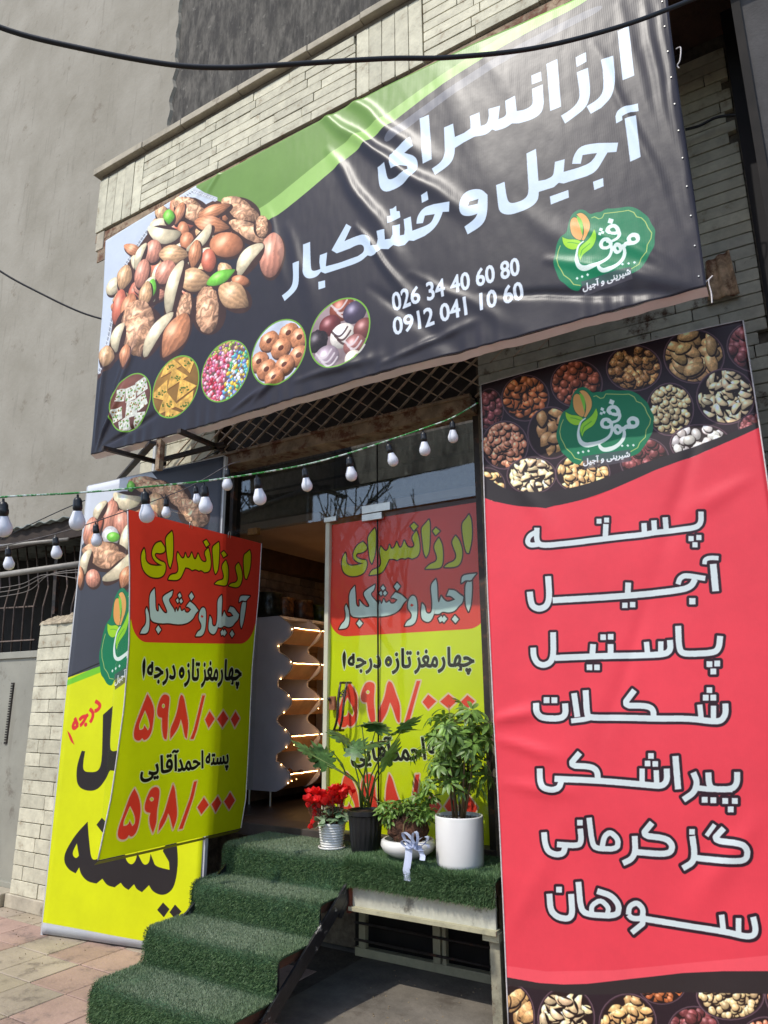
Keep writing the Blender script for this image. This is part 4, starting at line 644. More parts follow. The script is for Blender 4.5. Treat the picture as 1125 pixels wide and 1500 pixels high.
for k in (0, 1):
    a = onY(499 + k * 9, 1000, 4.16); mid = onY(493 + k * 9, 1030, 4.13); mid2 = onY(496 + k * 7, 1052, 4.13); c = onY(489 + k * 8, 1070, 4.16)
    MB().tube([a + np.array([0, .05, 0])] + [(1 - t) ** 3 * a + 3 * t * (1 - t) ** 2 * (mid * 1.3 - a * .3) + 3 * t * t * (1 - t) * (mid2 * 1.3 - c * .3) + t ** 3 * c for t in np.linspace(0, 1, 12)] + [c + np.array([0, .05, 0])], .009, 8).build('pull_handle', mat('worn_steel', rgb(92, 84, 78), .4, .25, 60, metal=.7), bld, True)
a = onY(483, 1020, 4.2); c = onY(491, 1040, 4.2); MB().box((a[0], 4.19, c[2]), (c[0], 4.212, a[2])).build('lock_plate', mat('copper_plate', rgb(150, 96, 70), .5, .2, 20), bld, bevel=.002)
MB().blob(onY(482, 1024, 4.18), (.012, .012, .016), 1).build('padlock', BLKM, bld, True)
ch = MB()
for k in range(7): q = onY(497 + k * 1.6, 1016 + 3 * math.sin(k * 1.1), 4.15); ch.tube([q + .012 * np.array([math.cos(t), .4 * math.sin(t + k), math.sin(t)]) for t in np.linspace(0, 6.28, 9)], .003, 5)
tag(ch.build('door_chain', mat('worn_steel', (1, 1, 1)), None, True), 'short steel chain looped through the pull handles of the closed glass door', 'chain')
MB().box((-2.647, 4.21, .77), (-2.643, 4.226, 3.42)).build('glass_seam', DARK, bld)
gp = bpy.data.objects['glass_panel']
for o_ in list(bld.children):
    if o_.name.split('.')[0] in ('pull_handle', 'lock_plate', 'padlock'): o_.parent = gp; o_.matrix_parent_inverse = Matrix.Identity(4)
# open door leaf
leaf = MB().box((-3.704, 2.90, .79), (-3.694, 4.17, 2.84)).build('open_door_pane', GLD, bld)
# interior
inn = MB().box((-4.6, 4.42, .62), (-1.8, 8.1, .70)); struct(inn.build('shop_floor', mat('dark_floor', rgb(58, 50, 46), .5, .2, 4)))
struct(MB().box((-4.62, 4.42, 2.98), (-1.8, 8.1, 3.04)).build('shop_ceiling', mat('shop_ceiling_paint', rgb(180, 150, 130), .9, .05, 3)))
iw = struct(MB().box((-4.66, 4.42, .7), (-4.6, 8.1, 3.0)).box((-4.6, 8.0, .7), (-1.8, 8.08, 3.0)).box((-1.8, 4.42, .7), (-1.79, 8.1, 3.0)).build('shop_wall', mat('shop_wall_dark', rgb(130, 104, 84), .95, .2, 5)))
TB = mat('interior_stone_brick', rgb(164, 134, 108), .9, .2, 7, .4, 40, obj=.25); TBm = brick_mesh(TB)
for k in range(14):
    z = 1.62 + k * .085; y = 4.45 - (k % 2) * .12
    while y < 6.6:
        l = random.uniform(.2, .3)
        o = bpy.data.objects.new('brick', TBm); COL.objects.link(o); o.parent = iw; o.location = (-4.6 + .01, y + l / 2, z + .04); o.scale = (random.uniform(.02, .035), l - .008, .077); y += l
MB().box((-4.6, 4.42, 2.80), (-4.44, 8.0, 2.98)).build('ceiling_cornice', BROWN, iw)
# display shelf
sh = empty('display_shelf', (-4.3, 5.5, .7)); tag(sh, 'tall grey display shelf with wavy front edges and sloping trays inside the doorway', 'display shelf')
SHM = mat('shelf_laminate', rgb(214, 208, 216), .5, .04, 4); TRAY = mat('shelf_tray', rgb(160, 112, 72), .4, .15, 6)
prof = []
zz = np.linspace(.82, 2.32, 61)
def wav(z):
    t = (z - .82) / .31; f = t % 1; return -4.20 + .155 * (math.sin(math.pi * min(1, f / .8)) ** .8 if f < .8 else 0) - .02 * (t / 5)
for yy in (5.03, 5.46, 6.1):
    b = MB(); n = len(zz); V = []
    for side_y in (yy, yy + .02):
        V += [(-4.58, side_y, z) for z in zz] + [(wav(z), side_y, z) for z in zz]
    F = []
    for s_ in (0, 2 * n):
        for i in range(n - 1): q = (s_ + i, s_ + i + 1, s_ + n + i + 1, s_ + n + i); F.append(q if s_ else q[::-1])
    for i in range(n - 1): F.append((n + i, n + i + 1, 3 * n + i + 1, 3 * n + i))
    F += [(0, n, 3 * n, 2 * n), (n - 1, 3 * n - 1, 4 * n - 1, 2 * n - 1)]
    b.add(V, F).build('side_panel', SHM, sh)
for k in range(5):
    z = .83 + k * .31
    MB().add([(-4.58, 5.05, z + .12), (-4.19, 5.05, z), (-4.07, 5.05, z + .13), (-4.58, 6.1, z + .12), (-4.19, 6.1, z), (-4.07, 6.1, z + .13)], [(0, 1, 4, 3), (1, 2, 5, 4)]).build('shelf_tray', TRAY, sh)
    b = MB(); r = random.Random(k)
    for i in range(60): b.blob((-4.3 + r.uniform(-.15, .12), r.uniform(5.08, 6.05), z + .07 + r.uniform(0, .05)), (.035, .035, .025), i, 0)
    tag(b.build('loose_sweets', mat('loose_sweets', rgb(150, 100, 62), .35, .4, 30, col2=rgb(90, 60, 40)), sh), kind='stuff')
MB().box((-4.58, 5.05, 2.30), (-4.22, 6.1, 2.325)).build('top_board', SHM, sh)
for x in (-4.5, -4.26): MB().tube([(x, 5.04, .7), (x, 5.04, .83)], .01, 6).build('leg', CHROME, sh)
LED = emit_mat('warm_led', (1, .56, .20), 15)
st = empty('led_string', (-4.1, 5.04, .8)); tag(st, 'warm fairy lights strung along the wavy shelf edges', 'string lights')
b = MB(); c = MB()
pts = [(wav(z) + .012, 5.02, z) for z in np.linspace(.9, 2.3, 40)]; c.tube(pts, .002, 4)
for i in range(0, 40, 4): b.blob(pts[i], (.0055,) * 3, i, 1)
for k in range(5):
    z = .83 + k * .31 + .135; r = random.Random(k + 9)
    for y0, y1 in ((5.06, 5.44), (5.48, 6.1)): b.tube([(-4.058 + r.uniform(-.004, .004), y, z + r.uniform(-.003, .003)) for y in np.linspace(y0, y1, 9)], .0032, 4)
    for _ in range(7): b.blob((-4.2 + r.uniform(-.08, .1), r.uniform(5.1, 6.1), z - .05 + r.uniform(-.04, .02)), (.004,) * 3, 1, 0)
tag(b.build('led', LED, st), kind='stuff'); c.build('wire', CREAM, st)
GOOD = [('brown paper gift bag standing on the shelf top beside the dark basket', rgb(120, 82, 52), -4.42, 5.35, .1, .2), ('dark green basket at the left end of the shelf top', rgb(40, 44, 34), -4.42, 5.12, .13, .22), ('glinting cellophane sweet packet on the shelf top', rgb(96, 66, 46), -4.4, 5.6, .12, .2), ('yellow and green sweet packet on the shelf top nearest the closed door', rgb(74, 88, 30), -4.38, 5.9, .13, .18)]
for i, (lb, c_, x, y, w_, h_) in enumerate(GOOD):
    g = MB(); n = 12
    P_ = [(w_ * .9, 0), (w_, .02), (w_ * .95, h_ * .6), (w_ * .8, h_ * .85), (w_ * .95, h_)]
    g.lathe(P_, 14, (x, y, 2.33), rib=lambda k, i2: .12 * math.sin(k * 2.2 + i2)); tag(g.build('gift_bag' if i == 0 else 'basket' if i == 1 else 'sweet_packet', mat('goods%d' % i, c_, .3, .4, 20, .5, 40), None, True), lb, 'bag' if i == 0 else 'basket' if i == 1 else 'packet')
# folding lattice grille
gr = empty('folding_grille', (-3, 4.1, 3.55)); tag(gr, 'folded scissor lattice security grille above the shop door behind the black banner', 'security grille')
n = 7; dx = 2.36 / n; me = {}
for sgn in (1, -1):
    b = MB().bar((-dx * 1.0, 0, -.25 * sgn), (dx * 1.0, 0, .25 * sgn), .007, .02, (0, 1, 0)); me[sgn] = b.mesh('grille_slat', LATT)
for i in np.arange(-1, n + 2, .5):
    for sgn in (1, -1):
        o = link('grille_slat', me[sgn], gr); o.location = (-4.16 + dx * i + random.uniform(-.01, .01), (4.10 if sgn > 0 else 4.112), 3.80 + random.uniform(-.006, .006)); o.matrix_parent_inverse = parent_mat(gr).inverted(); o.rotation_euler = (0, random.uniform(-.04, .04), 0)
for i in range(n):
    for k, z in ((0, 3.80), (.5, 3.92), (.5, 3.68)): q = MB().lathe([(.012, 0), (.012, .01), (.004, .014)], 8).build('rivet', LATT, gr) if False else None
b = MB()
for i in range(2 * n): b.box((-4.15 + dx * i / 2 - .008, 4.085, 3.796 if i % 2 else 3.914), (-4.15 + dx * i / 2 + .008, 4.1, 3.812 if i % 2 else 3.93))
b.build('rivet', LATT, gr)
# basement grille under the landing
bg_ = empty('basement_grille', (-2.3, 4.27, 0)); tag(bg_, 'cream framed basement window bars in the dark space under the landing', 'window grille')
MB().box((-2.9, 4.33, 0), (-1.6, 4.355, .45)).build('opening', DARK, bg_)  # solid panel; the darkness behind the bars is put into its colour
for px, w_ in ((532, .05), (641, .05), (652, .025), (724, .05)): q = onY(px, 1390, 4.27); MB().box((q[0] - w_ / 2, 4.255, 0), (q[0] + w_ / 2, 4.295, .45)).build('frame_post', CREAM, bg_, bevel=.003)
for y0 in (1352, 1377): 
    a = onY(536, y0, 4.27); MB().tube([(-2.85, 4.25, a[2]), (-1.66, 4.25, a[2] - .004)], .008, 8).build('bar', STEEL, bg_, True)
MB().box((-2.85, 4.25, .0), (-1.64, 4.30, .05)).build('bottom_frame', CREAM, bg_, bevel=.003)
# ------------------------------------------------------------------ banners
def wr(x, z, segs):
    d = 0; wx = .03 * noise.noise(Vector((x * 3, z * 3, 7))); x += wx; z += .7 * wx
    for (ax, az, bx, bz, w_, h_) in segs:
        l = (bx - ax) ** 2 + (bz - az) ** 2; t = ((x - ax) * (bx - ax) + (z - az) * (bz - az)) / l; tc = min(1, max(0, t)); q = math.hypot(x - ax - tc * (bx - ax), z - az - tc * (bz - az))
        d += h_ * math.exp(-(q / (w_ * (.6 + .8 * tc))) ** 2) * max(0, math.sin(math.pi * min(1, max(0, .06 + t * .88)))) if -.1 < t < 1.1 else 0
    return d
def seg(p0, p1, w_, h_, Y): a = onY(*p0, Y); b = onY(*p1, Y); return (a[0], a[2], b[0], b[2], w_, h_)
MS = [seg(a, b, w_, h_, MBY) for a, b, w_, h_ in [((470, 118), (640, 240), .045, .018), ((440, 150), (700, 320), .04, .026), ((480, 215), (600, 400), .045, .018), ((640, 100), (760, 340), .09, .004), ((700, 60), (780, 200), .05, .003), ((905, 10), (1000, 300), .04, .006), ((940, 5), (1018, 340), .03, .009), ((965, 10), (1025, 360), .02, .008), ((870, 60), (1020, 400), .03, .006), ((800, 380), (1030, 420), .035, .014), ((840, 330), (1030, 415), .03, .009), ((700, 430), (1020, 428), .025, -.012), ((750, 300), (900, 400), .06, .006),
     ((140, 660), (185, 560), .022, .026), ((150, 655), (240, 600), .02, -.018), ((138, 655), (160, 500), .018, .022), ((150, 640), (176, 540), .012, .014), ((160, 600), (215, 470), .03, .012), ((340, 600), (400, 560), .02, .014), ((370, 590), (440, 520), .025, .016), ((430, 560), (560, 520), .025, .016), ((560, 530), (700, 470), .02, .012), ((540, 420), (680, 520), .04, -.010), ((600, 400), (760, 480), .03, .008), ((420, 330), (470, 480), .05, .010), ((390, 300), (420, 420), .03, .008), ((300, 270), (260, 330), .03, .01), ((520, 330), (620, 460), .025, .014), ((330, 240), (300, 290), .02, .012)]]
def mdisp(x, z):
    v = wr(x, z, MS); v += .008 * noise.noise(Vector((x * 1.1, z * 1.1, 0))) + .002 * noise.noise(Vector((x * 2.2 + z * 1.4, z * 2.4 - x, 3)))
    e = min(1, max(0, (z - 3.42) / .25)); v += .0022 * noise.noise(Vector((x * 9 + z * 5, z * 4, 11))) * (1.2 - e) + .0007 * noise.noise(Vector((x * 26, z * 9, 4))); v += .004 * (1 - e) * math.sin(x * 40 + 3 * math.sin(x * 9)); return v
TOP = [onY(*p, MBY) for p in ((155, 353), (215, 315), (283, 274), (350, 241), (450, 186), (560, 128), (700, 62), (835, 2))]; TX = [p[0] for p in TOP] + [-.2]; TZ = [p[2] for p in TOP] + [TOP[-1][2] + .02]
BOT = [onY(*p, MBY) for p in ((133, 666), (230, 643), (333, 614), (400, 593), (560, 545), (761, 493), (900, 455), (1035, 420))]; BX = [p[0] for p in BOT]; BZ = [p[2] for p in BOT]
LE = [onY(*p, MBY) for p in ((155, 353), (150, 450), (144, 545), (133, 666))]; RE = [onY(*p, MBY) for p in ((978, -20), (985, 60), (1005, 210), (1022, 320), (1035, 420))]
def mfn(s, t):
    z_ = lambda L, k: np.interp(k, np.linspace(0, 1, len(L)), [q[0] for q in L])
    x = z_(LE, t) * (1 - s) + z_(RE, t) * s; zt = np.interp(x, TX, TZ); zb = np.interp(x, BX, BZ); z = zt + (zb - zt) * t; return (x, MBY - mdisp(x, z), z)
im = art_main().image('main_banner_print'); WHITEB = mat('white_banner_back', rgb(190, 182, 178), .6, .04, 6)
def muv(s, t): x, y, z = mfn(s, t); return ((x - MB_X0) / (MB_X1 - MB_X0), 1 - (MB_Z1 - z) / (MB_Z1 - MB_Z0))
mb = empty('shop_banner', (-2.5, MBY, 3.45)); tag(mb, 'wide glossy black and green banner with nuts, white lettering and phone numbers above the door', 'banner')
gridmesh('printed_sheet', print_mat('main_banner_vinyl', im, .36, .0, .08, .24), mfn, 340, 150, mb, muv, back=WHITEB, solid=.002)
def hem(s, t): x, y, z = mfn(s, 1); return (x, y + .004 + t * .05, z - .001 - .022 * t + .004 * math.sin(s * 60))
gridmesh('hem', mat('hem_cloth', rgb(232, 216, 212), .6, .04, 6), hem, 160, 1, mb)
b = MB()
for t in np.linspace(.08, .97, 12): x, y, z = mfn(.994, t); b.lathe([(.008, -.002), (.008, .002)], 8, (0, 0, 0)) if False else b.box((x - .003, y - .005, z - .003), (x + .003, y - .002, z + .003))
b.build('eyelet', CHROME, mb)
# supports behind it
fr = empty('support_bracket', (-4.5, 3.8, 3.42)); tag(fr, 'rusty welded angle iron bracket carrying the lower left end of the black banner', 'bracket')
for p0, p1 in (((150, 656), (242, 680)), ((262, 631), (326, 658)), ((228, 676), (330, 650))): MB().bar(onZ(*p0, 3.40), onZ(*p1, 3.40), .035, .03).build('frame_bar', STEEL, fr)
MB().bar(onZ(224, 648, 3.40), onY(170, 708, 4.3), .05, .02).build('brace', STEEL, fr)
q = onZ(236, 645, 3.43); MB().box((q[0] - .02, q[1] - .02, 3.2), (q[0] + .02, q[1] + .02, 3.6)).build('frame_post', RUST, fr)
MB().tube([(-4.6, 3.42, 3.53), (-.3, 3.42, 3.53)], .012, 8).build('banner_rail', STEEL, fr, True)
q = onY(228, 660, 4.02); tag(MB().tube([(q[0], 4.02, 0), (q[0], 4.02, 4.6)], .022, 12).build('drain_pipe', mat('pale_pipe', rgb(166, 170, 172), .4, .08, 6), None, True), 'pale vertical pipe on the wall corner left of the door', 'pipe')
# red list banner
im = art_red().image('red_banner_print'); RL = [onY(*p, RBY) for p in ((705, 571), (715.6, 880), (731, 1180), (743, 1434))]
def rfn(s, t):
    z = RB_Z1 - .01 + (0.015 - RB_Z1 + .01) * t; xl = np.interp(-z, [-q[2] for q in RL], [q[0] for q in RL]); xr = -.142 + .004 * math.sin(t * 9); x = xl + (xr - xl) * s
    d = .010 * noise.noise(Vector((x * 1.6, z * 1.3, 5))) + .004 * noise.noise(Vector((x * 5, z * 3, 8))) + wr(x, z, RS) + .012 * math.sin(s * math.pi)
    return (x, RBY - d, z + .006 * math.sin(s * math.pi) * (1 - t))
RS = [seg(a, b, w_, h_, RBY) for a, b, w_, h_ in [((712, 1060), (800, 1040), .03, .016), ((716, 1085), (830, 1110), .03, .012), ((1045, 560), (960, 850), .03, -.008), ((960, 850), (870, 1120), .03, -.006), ((730, 1150), (850, 1160), .03, .010), ((720, 640), (820, 800), .04, .008), ((1100, 700), (1000, 760), .04, .008), ((1110, 1200), (1000, 1350), .05, .01), ((735, 1390), (840, 1180), .05, .006)]]
rb = empty('list_banner', (-.87, RBY, 0)); tag(rb, 'tall red banner with seven white Persian words and printed bowls of nuts', 'banner')
gridmesh('printed_sheet', print_mat('red_banner_cloth', im, .5, .06, .12, .4), rfn, 70, 160, rb, lambda s, t: ((rfn(s, t)[0] - RB_X0) / (RB_X1 - RB_X0), 1 - (RB_Z1 - rfn(s, t)[2]) / (RB_Z1 - RB_Z0)), back=WHITEB, solid=.003)
b = MB(); b.tube([np.array(rfn(0, t)) + (-.003, .0, 0) for t in np.linspace(0, 1, 30)], .004, 6); b.tube([np.array(rfn(1, t)) + (.003, 0, 0) for t in np.linspace(0, 1, 30)], .004, 6); b.tube([np.array(rfn(s, 0)) + (0, 0, .003) for s in np.linspace(0, 1, 30)], .003, 6); b.build('white_edge', mat('white_cord', rgb(206, 198, 196), .7, .1, 60), rb, True)
# price posters
im = art_poster().image('price_poster_print')
gridmesh('price_poster', print_mat('poster_print', im, .45, .0, 0, .4), lambda s, t: (GP_X0 + s * (GP_X1 - GP_X0), GPY + .004 * math.sin(t * 17 + s * 3), GP_Z1 - .012 + (GP_Z0 - GP_Z1) * t + .012), 20, 30, None, lambda s, t: (s, 1 - t), back=WHITEB)
tag(bpy.data.objects['price_poster'], 'red and yellow price poster behind the closed glass door panel and the potted plants', 'poster')
def hfn(s, t):
    q = hang_pt(s, t); bow = .035 * math.sin(t * 3.0) * math.sin(s * 3.14) + .02 * t * t * (1 - s) + .006 * noise.noise(Vector((s * 4, t * 5, 2))) + .004 * math.sin(s * 11 + t * 5) * t; r = q - O; q2 = q + np.array([bow * .5, 0, 0]); return tuple(q2)
hp = empty('hanging_poster', (HPX, 3.4, .7)); tag(hp, 'red and yellow price poster hanging from the open door leaf over the green steps', 'poster')
PM = print_mat('poster_cloth', im, .5, .6, .0, .35, gain=1.0)
gridmesh('printed_sheet', PM, hfn, 40, 70, hp, lambda s, t: (lambda q: (q[0], 1 - q[1]))(hang2design(s, t)), back=None)
for k in (0, 1): MB().tube([hfn(k, t) for t in np.linspace(0, 1.0, 30)], .0042, 6).build('edge_cord', mat('white_cord', (1, 1, 1)), hp, True)
gridmesh('bottom_hem', mat('olive_hem', rgb(120, 124, 20), .6, .08, 6), lambda s, t: tuple(np.array(hfn(s, 1)) + (-.03 * t, 0, -.022 * t - .006)), 30, 2, hp)
for k, s_ in enumerate((.42, .72)):
    q = np.array(hfn(s_, 0)); MB().tube([q + (0, -.012, -.02), q + (0, -.012, .012), q + (0, -.005, .03), q + (0, .005, .03), q + (0, .012, .012), q + (0, .012, -.02)], .0025, 5).build('clip', CHROME, hp, True)
# yellow standing banner
im = art_yellow().image('yellow_banner_print'); YN = np.array([YD[1], -YD[0], 0])
def yfn(s, t): p = YA + YD * YW * s; return tuple(np.array([p[0], p[1], .012 + (YZ1 - .012) * (1 - t) - .0]) + YN * (.006 * noise.noise(Vector((s * 3, t * 5, 1))) + .003))
zl, zr = yel_pt(130, 712)[2], yel_pt(325, 669)[2]
def yf2(s, t): p = np.array(yfn(s, t)); zt = zl + (zr - zl) * s; p[2] = .012 + (zt - .012) * (1 - t); return tuple(p)
ybn = empty('standing_banner', (YA[0], YA[1], 0)); tag(ybn, 'yellow and grey framed banner standing beside the white brick pier behind the steps', 'banner')
gridmesh('printed_sheet', print_mat('yellow_banner_cloth', im, .5, .04, .06, .35), yf2, 30, 70, ybn, lambda s, t: (s, yf2(s, t)[2] / YZ1), back=WHITEB, solid=.002)
Y3 = lambda s, z, o=0.: tuple(np.array([*(YA + YD * YW * s), z]) - YN * o)
for a, c in ((Y3(-.003, 0, .015), Y3(-.003, zl, .015)), (Y3(1.006, 0, .015), Y3(1.006, zr, .015)), (Y3(0, zl, .015), Y3(1, zr, .015))): MB().bar(a, c, .025, .025, (0, 1, .3)).build('frame_tube', mat('frame_tube_paint', rgb(186, 186, 188), .4, .05, 8), ybn)
# ------------------------------------------------------------------ steps and turf
LV = [(2.75, .175), (3.08, .35), (3.42, .52), (3.68, .69)]; SX0, SX1 = -3.48, -2.53
def tpath():
    P_ = [(2.75, .0)]
    for i, (y, z) in enumerate(LV): P_ += [(y, z), (LV[i + 1][0] if i < 3 else 4.14, z)]
    out = []
    for i, p in enumerate(P_):
        if 0 < i < len(P_) - 1:
            a, b = np.array(P_[i - 1]), np.array(P_[i + 1]); p = np.array(p); r_ = .045 if i % 2 else .05; A = p + (a - p) / np.linalg.norm(a - p) * r_; B = p + (b - p) / np.linalg.norm(b - p) * r_
            for t in np.linspace(0, 1, 6): out.append((1 - t) ** 2 * A + 2 * t * (1 - t) * p + t * t * B)
        else: out.append(np.array(p, float))
    d = []
    for a, b in zip(out, out[1:]):
        n_ = max(1, int(np.linalg.norm(b - a) / .03)); d += [a + (b - a) * k / n_ for k in range(n_)]
    d.append(out[-1]); return np.array(d)
TP = tpath(); TL = np.concatenate([[0], np.cumsum(np.linalg.norm(np.diff(TP, axis=0), axis=1))])
def turf_pt(l, x):
    y = np.interp(l, TL, TP[:, 0]); z = np.interp(l, TL, TP[:, 1]); y2 = np.interp(l + .01, TL, TP[:, 0]); z2 = np.interp(l + .01, TL, TP[:, 1]); ny, nz = -(z2 - z), (y2 - y); L_ = math.hypot(ny, nz) or 1; ny /= L_; nz /= L_
    w_ = .010 * noise.noise(Vector((x * 4, y * 5, z * 5))) + .004 * noise.noise(Vector((x * 15, y * 15, z * 9))); return np.array([x, y + ny * w_, z + nz * w_]), np.array([0, ny, nz])
st_ = empty('carpeted_steps', (-3, 3.2, 0)); tag(st_, 'four steps up to the shop door covered in worn green turf', 'steps')
GRm = bpy.data.materials.new('turf_blades'); GRm.use_nodes = True
def turf_mat(m):
    t = m.node_tree; N = t.nodes; L = t.links; p = N['Principled BSDF']; p.inputs['Roughness'].default_value = .45; p.inputs['Specular IOR Level'].default_value = .35
    at = N.new('ShaderNodeAttribute'); at.attribute_name = 'shade'; L.new(at.outputs['Color'], p.inputs['Base Color'])
turf_mat(GRm)
def turf(name, pts, nrm, ln, wd, parent, wear):
    n_ = len(pts); jit = rng.normal(0, 1, (n_, 3)); jit -= (jit * nrm).sum(1)[:, None] * nrm; d = nrm + jit * .42; d[:, 2] -= .15; d /= np.linalg.norm(d, axis=1)[:, None]
    s_ = np.cross(d, rng.normal(0, 1, (n_, 3))); s_ /= np.linalg.norm(s_, axis=1)[:, None]; V = np.empty((n_, 3, 3)); V[:, 0] = pts - s_ * wd; V[:, 1] = pts + s_ * wd; V[:, 2] = pts + d * ln[:, None]
    me = bpy.data.meshes.new(name); me.vertices.add(n_ * 3); me.vertices.foreach_set('co', V.astype(np.float32).ravel()); me.loops.add(n_ * 3); me.loops.foreach_set('vertex_index', np.arange(n_ * 3, dtype=np.int32)); me.polygons.add(n_); me.polygons.foreach_set('loop_start', np.arange(n_, dtype=np.int32) * 3); me.update(calc_edges=True)
    g = np.array(rgb(62, 94, 58)); g2 = np.array(rgb(126, 154, 104)); g3 = np.array(rgb(134, 148, 120)); k = rng.random(n_)[:, None]; c = g + (g2 - g) * k ** 1.6; c = c * (1 - wear[:, None]) + g3 * wear[:, None]
    C = np.ones((n_, 3, 4), np.float32); C[:, :, :3] = c[:, None]; at = me.color_attributes.new('shade', 'FLOAT_COLOR', 'POINT'); at.data.foreach_set('color', C.ravel()); me.materials.append(GRm); o = link(name, me, parent); o['kind'] = 'stuff'; return o
def base_grid(name, x0, x1, l0, l1, parent):
    nx = max(4, int((x1 - x0) / .04)); nl = int((l1 - l0) / .025)
    return gridmesh(name, TURF, lambda s, t: tuple(turf_pt(l0 + (l1 - l0) * t, x0 + (x1 - x0) * s)[0]), nx, nl, parent, solid=.012)
base_grid('turf_carpet', SX0, SX1, 0, TL[-1], st_)
def sc_turf(n_, x0, x1, l0, l1):
    l = rng.uniform(l0, l1, n_); x = rng.uniform(x0, x1, n_); y = np.interp(l, TL, TP[:, 0]); z = np.interp(l, TL, TP[:, 1]); y2 = np.interp(l + .012, TL, TP[:, 0]); z2 = np.interp(l + .012, TL, TP[:, 1]); ny, nz = -(z2 - z), (y2 - y); L_ = np.hypot(ny, nz) + 1e-9
    nr = np.stack([np.zeros(n_), ny / L_, nz / L_], 1); return np.stack([x, y, z], 1) + nr * .002, nr
pts, nr = sc_turf(150000, SX0 - .01, SX1 + .01, 0, TL[-1]); cx_ = np.abs((pts[:, 0] - (SX0 + SX1) / 2) / .47); flat = nr[:, 2] ** 2
wear = np.clip(flat * (1.3 - cx_ * .9) + rng.normal(0, .12, len(pts)), 0, .95); ln = np.where(flat > .5, .008 + .008 * cx_, .016) * rng.uniform(.6, 1.25, len(pts))
turf('turf_blades', pts, nr, ln, .0016, st_, wear)
for y, z in LV: MB().box((SX0 + .02, y + .02, z - .06), (SX1 - .02, y + .34, z - .016)).build('tread_board', BROWN, st_)
for (y, z), zb in zip(LV, (0, .175, .35, .52)): MB().box((SX1 - .03, y + .015, zb + .0), (SX1 - .012, y + .04, z - .02)).box((SX0 + .03, y + .02, zb), (SX1 - .03, y + .03, z - .03)).build('riser_frame', BLKM, st_)
for xs in (SX1 + .012, SX0 + .03): MB().bar((xs, 2.84, .0), (xs, 3.74, .58), .014, .075, (0, -.3, 1)).build('stringer', BLKM, st_)
MB().bar((SX1 + .01, 3.74, .55), (SX1 + .01, 3.60, .42), .02, .03).build('brace', BLKM, st_)
MB().box((-2.6, 2.92, 0), (-2.5, 3.0, .11)).build('support_block', BROWN, st_, bevel=.005)
# landing
ld = empty('landing', (-2.1, 3.9, 0)); tag(ld, 'raised landing under the potted plants with an overhanging turf edge and peeling white fascia', 'landing')
l0 = TL[-1] - .46 - .09; base_grid('turf_carpet', SX1, -1.615, l0 - .02, TL[-1], ld)
pts, nr = sc_turf(60000, SX1 - .02, -1.61, l0 - .02, TL[-1]); turf('turf_blades', pts, nr, np.where(nr[:, 2] > .8, .024, .034) * rng.uniform(.6, 1.3, len(pts)), .0018, ld, np.clip(rng.normal(.02, .08, len(pts)), 0, .4))
WF = mat('peeling_white_sheet', rgb(186, 184, 168), .6, .08, 7, .25, 40, dirt=rgb(120, 116, 104), dscale=9, dth=.56)
MB().box((SX1 + .03, 3.705, .455), (-1.625, 3.72, .665)).build('fascia', WF, ld); MB().box((SX1 + .02, 3.675, .435), (-1.615, 3.735, .455)).build('fascia_lip', CREAM, ld)
MB().box((SX1 + .03, 3.72, .60), (-1.63, 4.14, .672)).build('deck', BROWN, ld)
MB().box((-1.675, 3.73, 0), (-1.62, 3.79, .435)).build('post', mat('peeling_post', rgb(150, 144, 122), .8, .15, 9, .4, 40, dirt=rgb(92, 72, 56), dscale=10, dth=.54), ld, bevel=.003)
MB().box((SX1 + .005, 3.68, .42), (SX1 + .03, 3.72, .66)).build('rusty_edge', mat('red_rust', rgb(110, 54, 34), .9, .2, 20), ld)
MB().box((-1.70, 3.70, .40), (-1.61, 3.75, .44)).build('post_cap', CREAM, ld)
# ------------------------------------------------------------------ pier, gate and yard on the left
pr = empty('brick_pier', (-5.4, 3.75, 0)); tag(pr, 'white brick pier with a crumbling mortar top between the grey gate and the yellow banner', 'pier')
MB().box((-5.82, 3.785, 0), (-4.92, 4.1, 2.2)).build('core', MORTAR, pr)
for k in range(20):
    z = .10 + k * .107; course(-5.835 - .0, -4.92, 3.75, z, .107, pr, (.3, .5))
    o = brick(-5.84, -5.80, 3.76, z + .004, z + .103, pr, dep=.3)
MB().box((-5.87, 3.735, 0), (-4.92, 3.8, .10)).build('plinth', STONE, pr, bevel=.006)
def crumb(s_, t): x = -5.85 + s_ * .93; y = 3.74 + t * .36; e_ = math.sin(math.pi * min(1, max(0, t))) ** .35; return (x + .015 * noise.noise(Vector((x * 20, y * 20, 1))), y + .02 * noise.noise(Vector((x * 14, y * 9, 5))), 2.225 + e_ * (.055 + .05 * noise.noise(Vector((x * 5, y * 5, 0))) + .035 * abs(noise.noise(Vector((x * 17, y * 17, 3)))) + .015 * noise.noise(Vector((x * 45, y * 45, 2)))))
gridmesh('crumbling_mortar', mat('crumbling_mortar', rgb(168, 154, 130), .95, .25, 20, .8, 60), crumb, 90, 34, pr)
gt = empty('metal_gate', (-6.5, 3.86, 0)); tag(gt, 'grey painted sheet metal gate with a narrow louvred slot beside the white pier', 'gate')
MB().box((-7.3, 3.86, .13), (-5.88, 3.88, 2.0)).build('leaf_panel', GREYM, gt); MB().box((-7.3, 3.84, 1.96), (-5.86, 3.90, 2.02)).box((-5.90, 3.84, .13), (-5.86, 3.9, 1.96)).box((-7.3, 3.84, .10), (-5.86, 3.9, .14)).build('frame', GREYM, gt, bevel=.003)
a = onY(10, 1090, 3.85); c = onY(17, 1000, 3.85)
MB().box((-6.33, 3.85, a[2]), (-6.29, 3.862, c[2])).build('slot_frame', STEEL, gt)
b = MB()
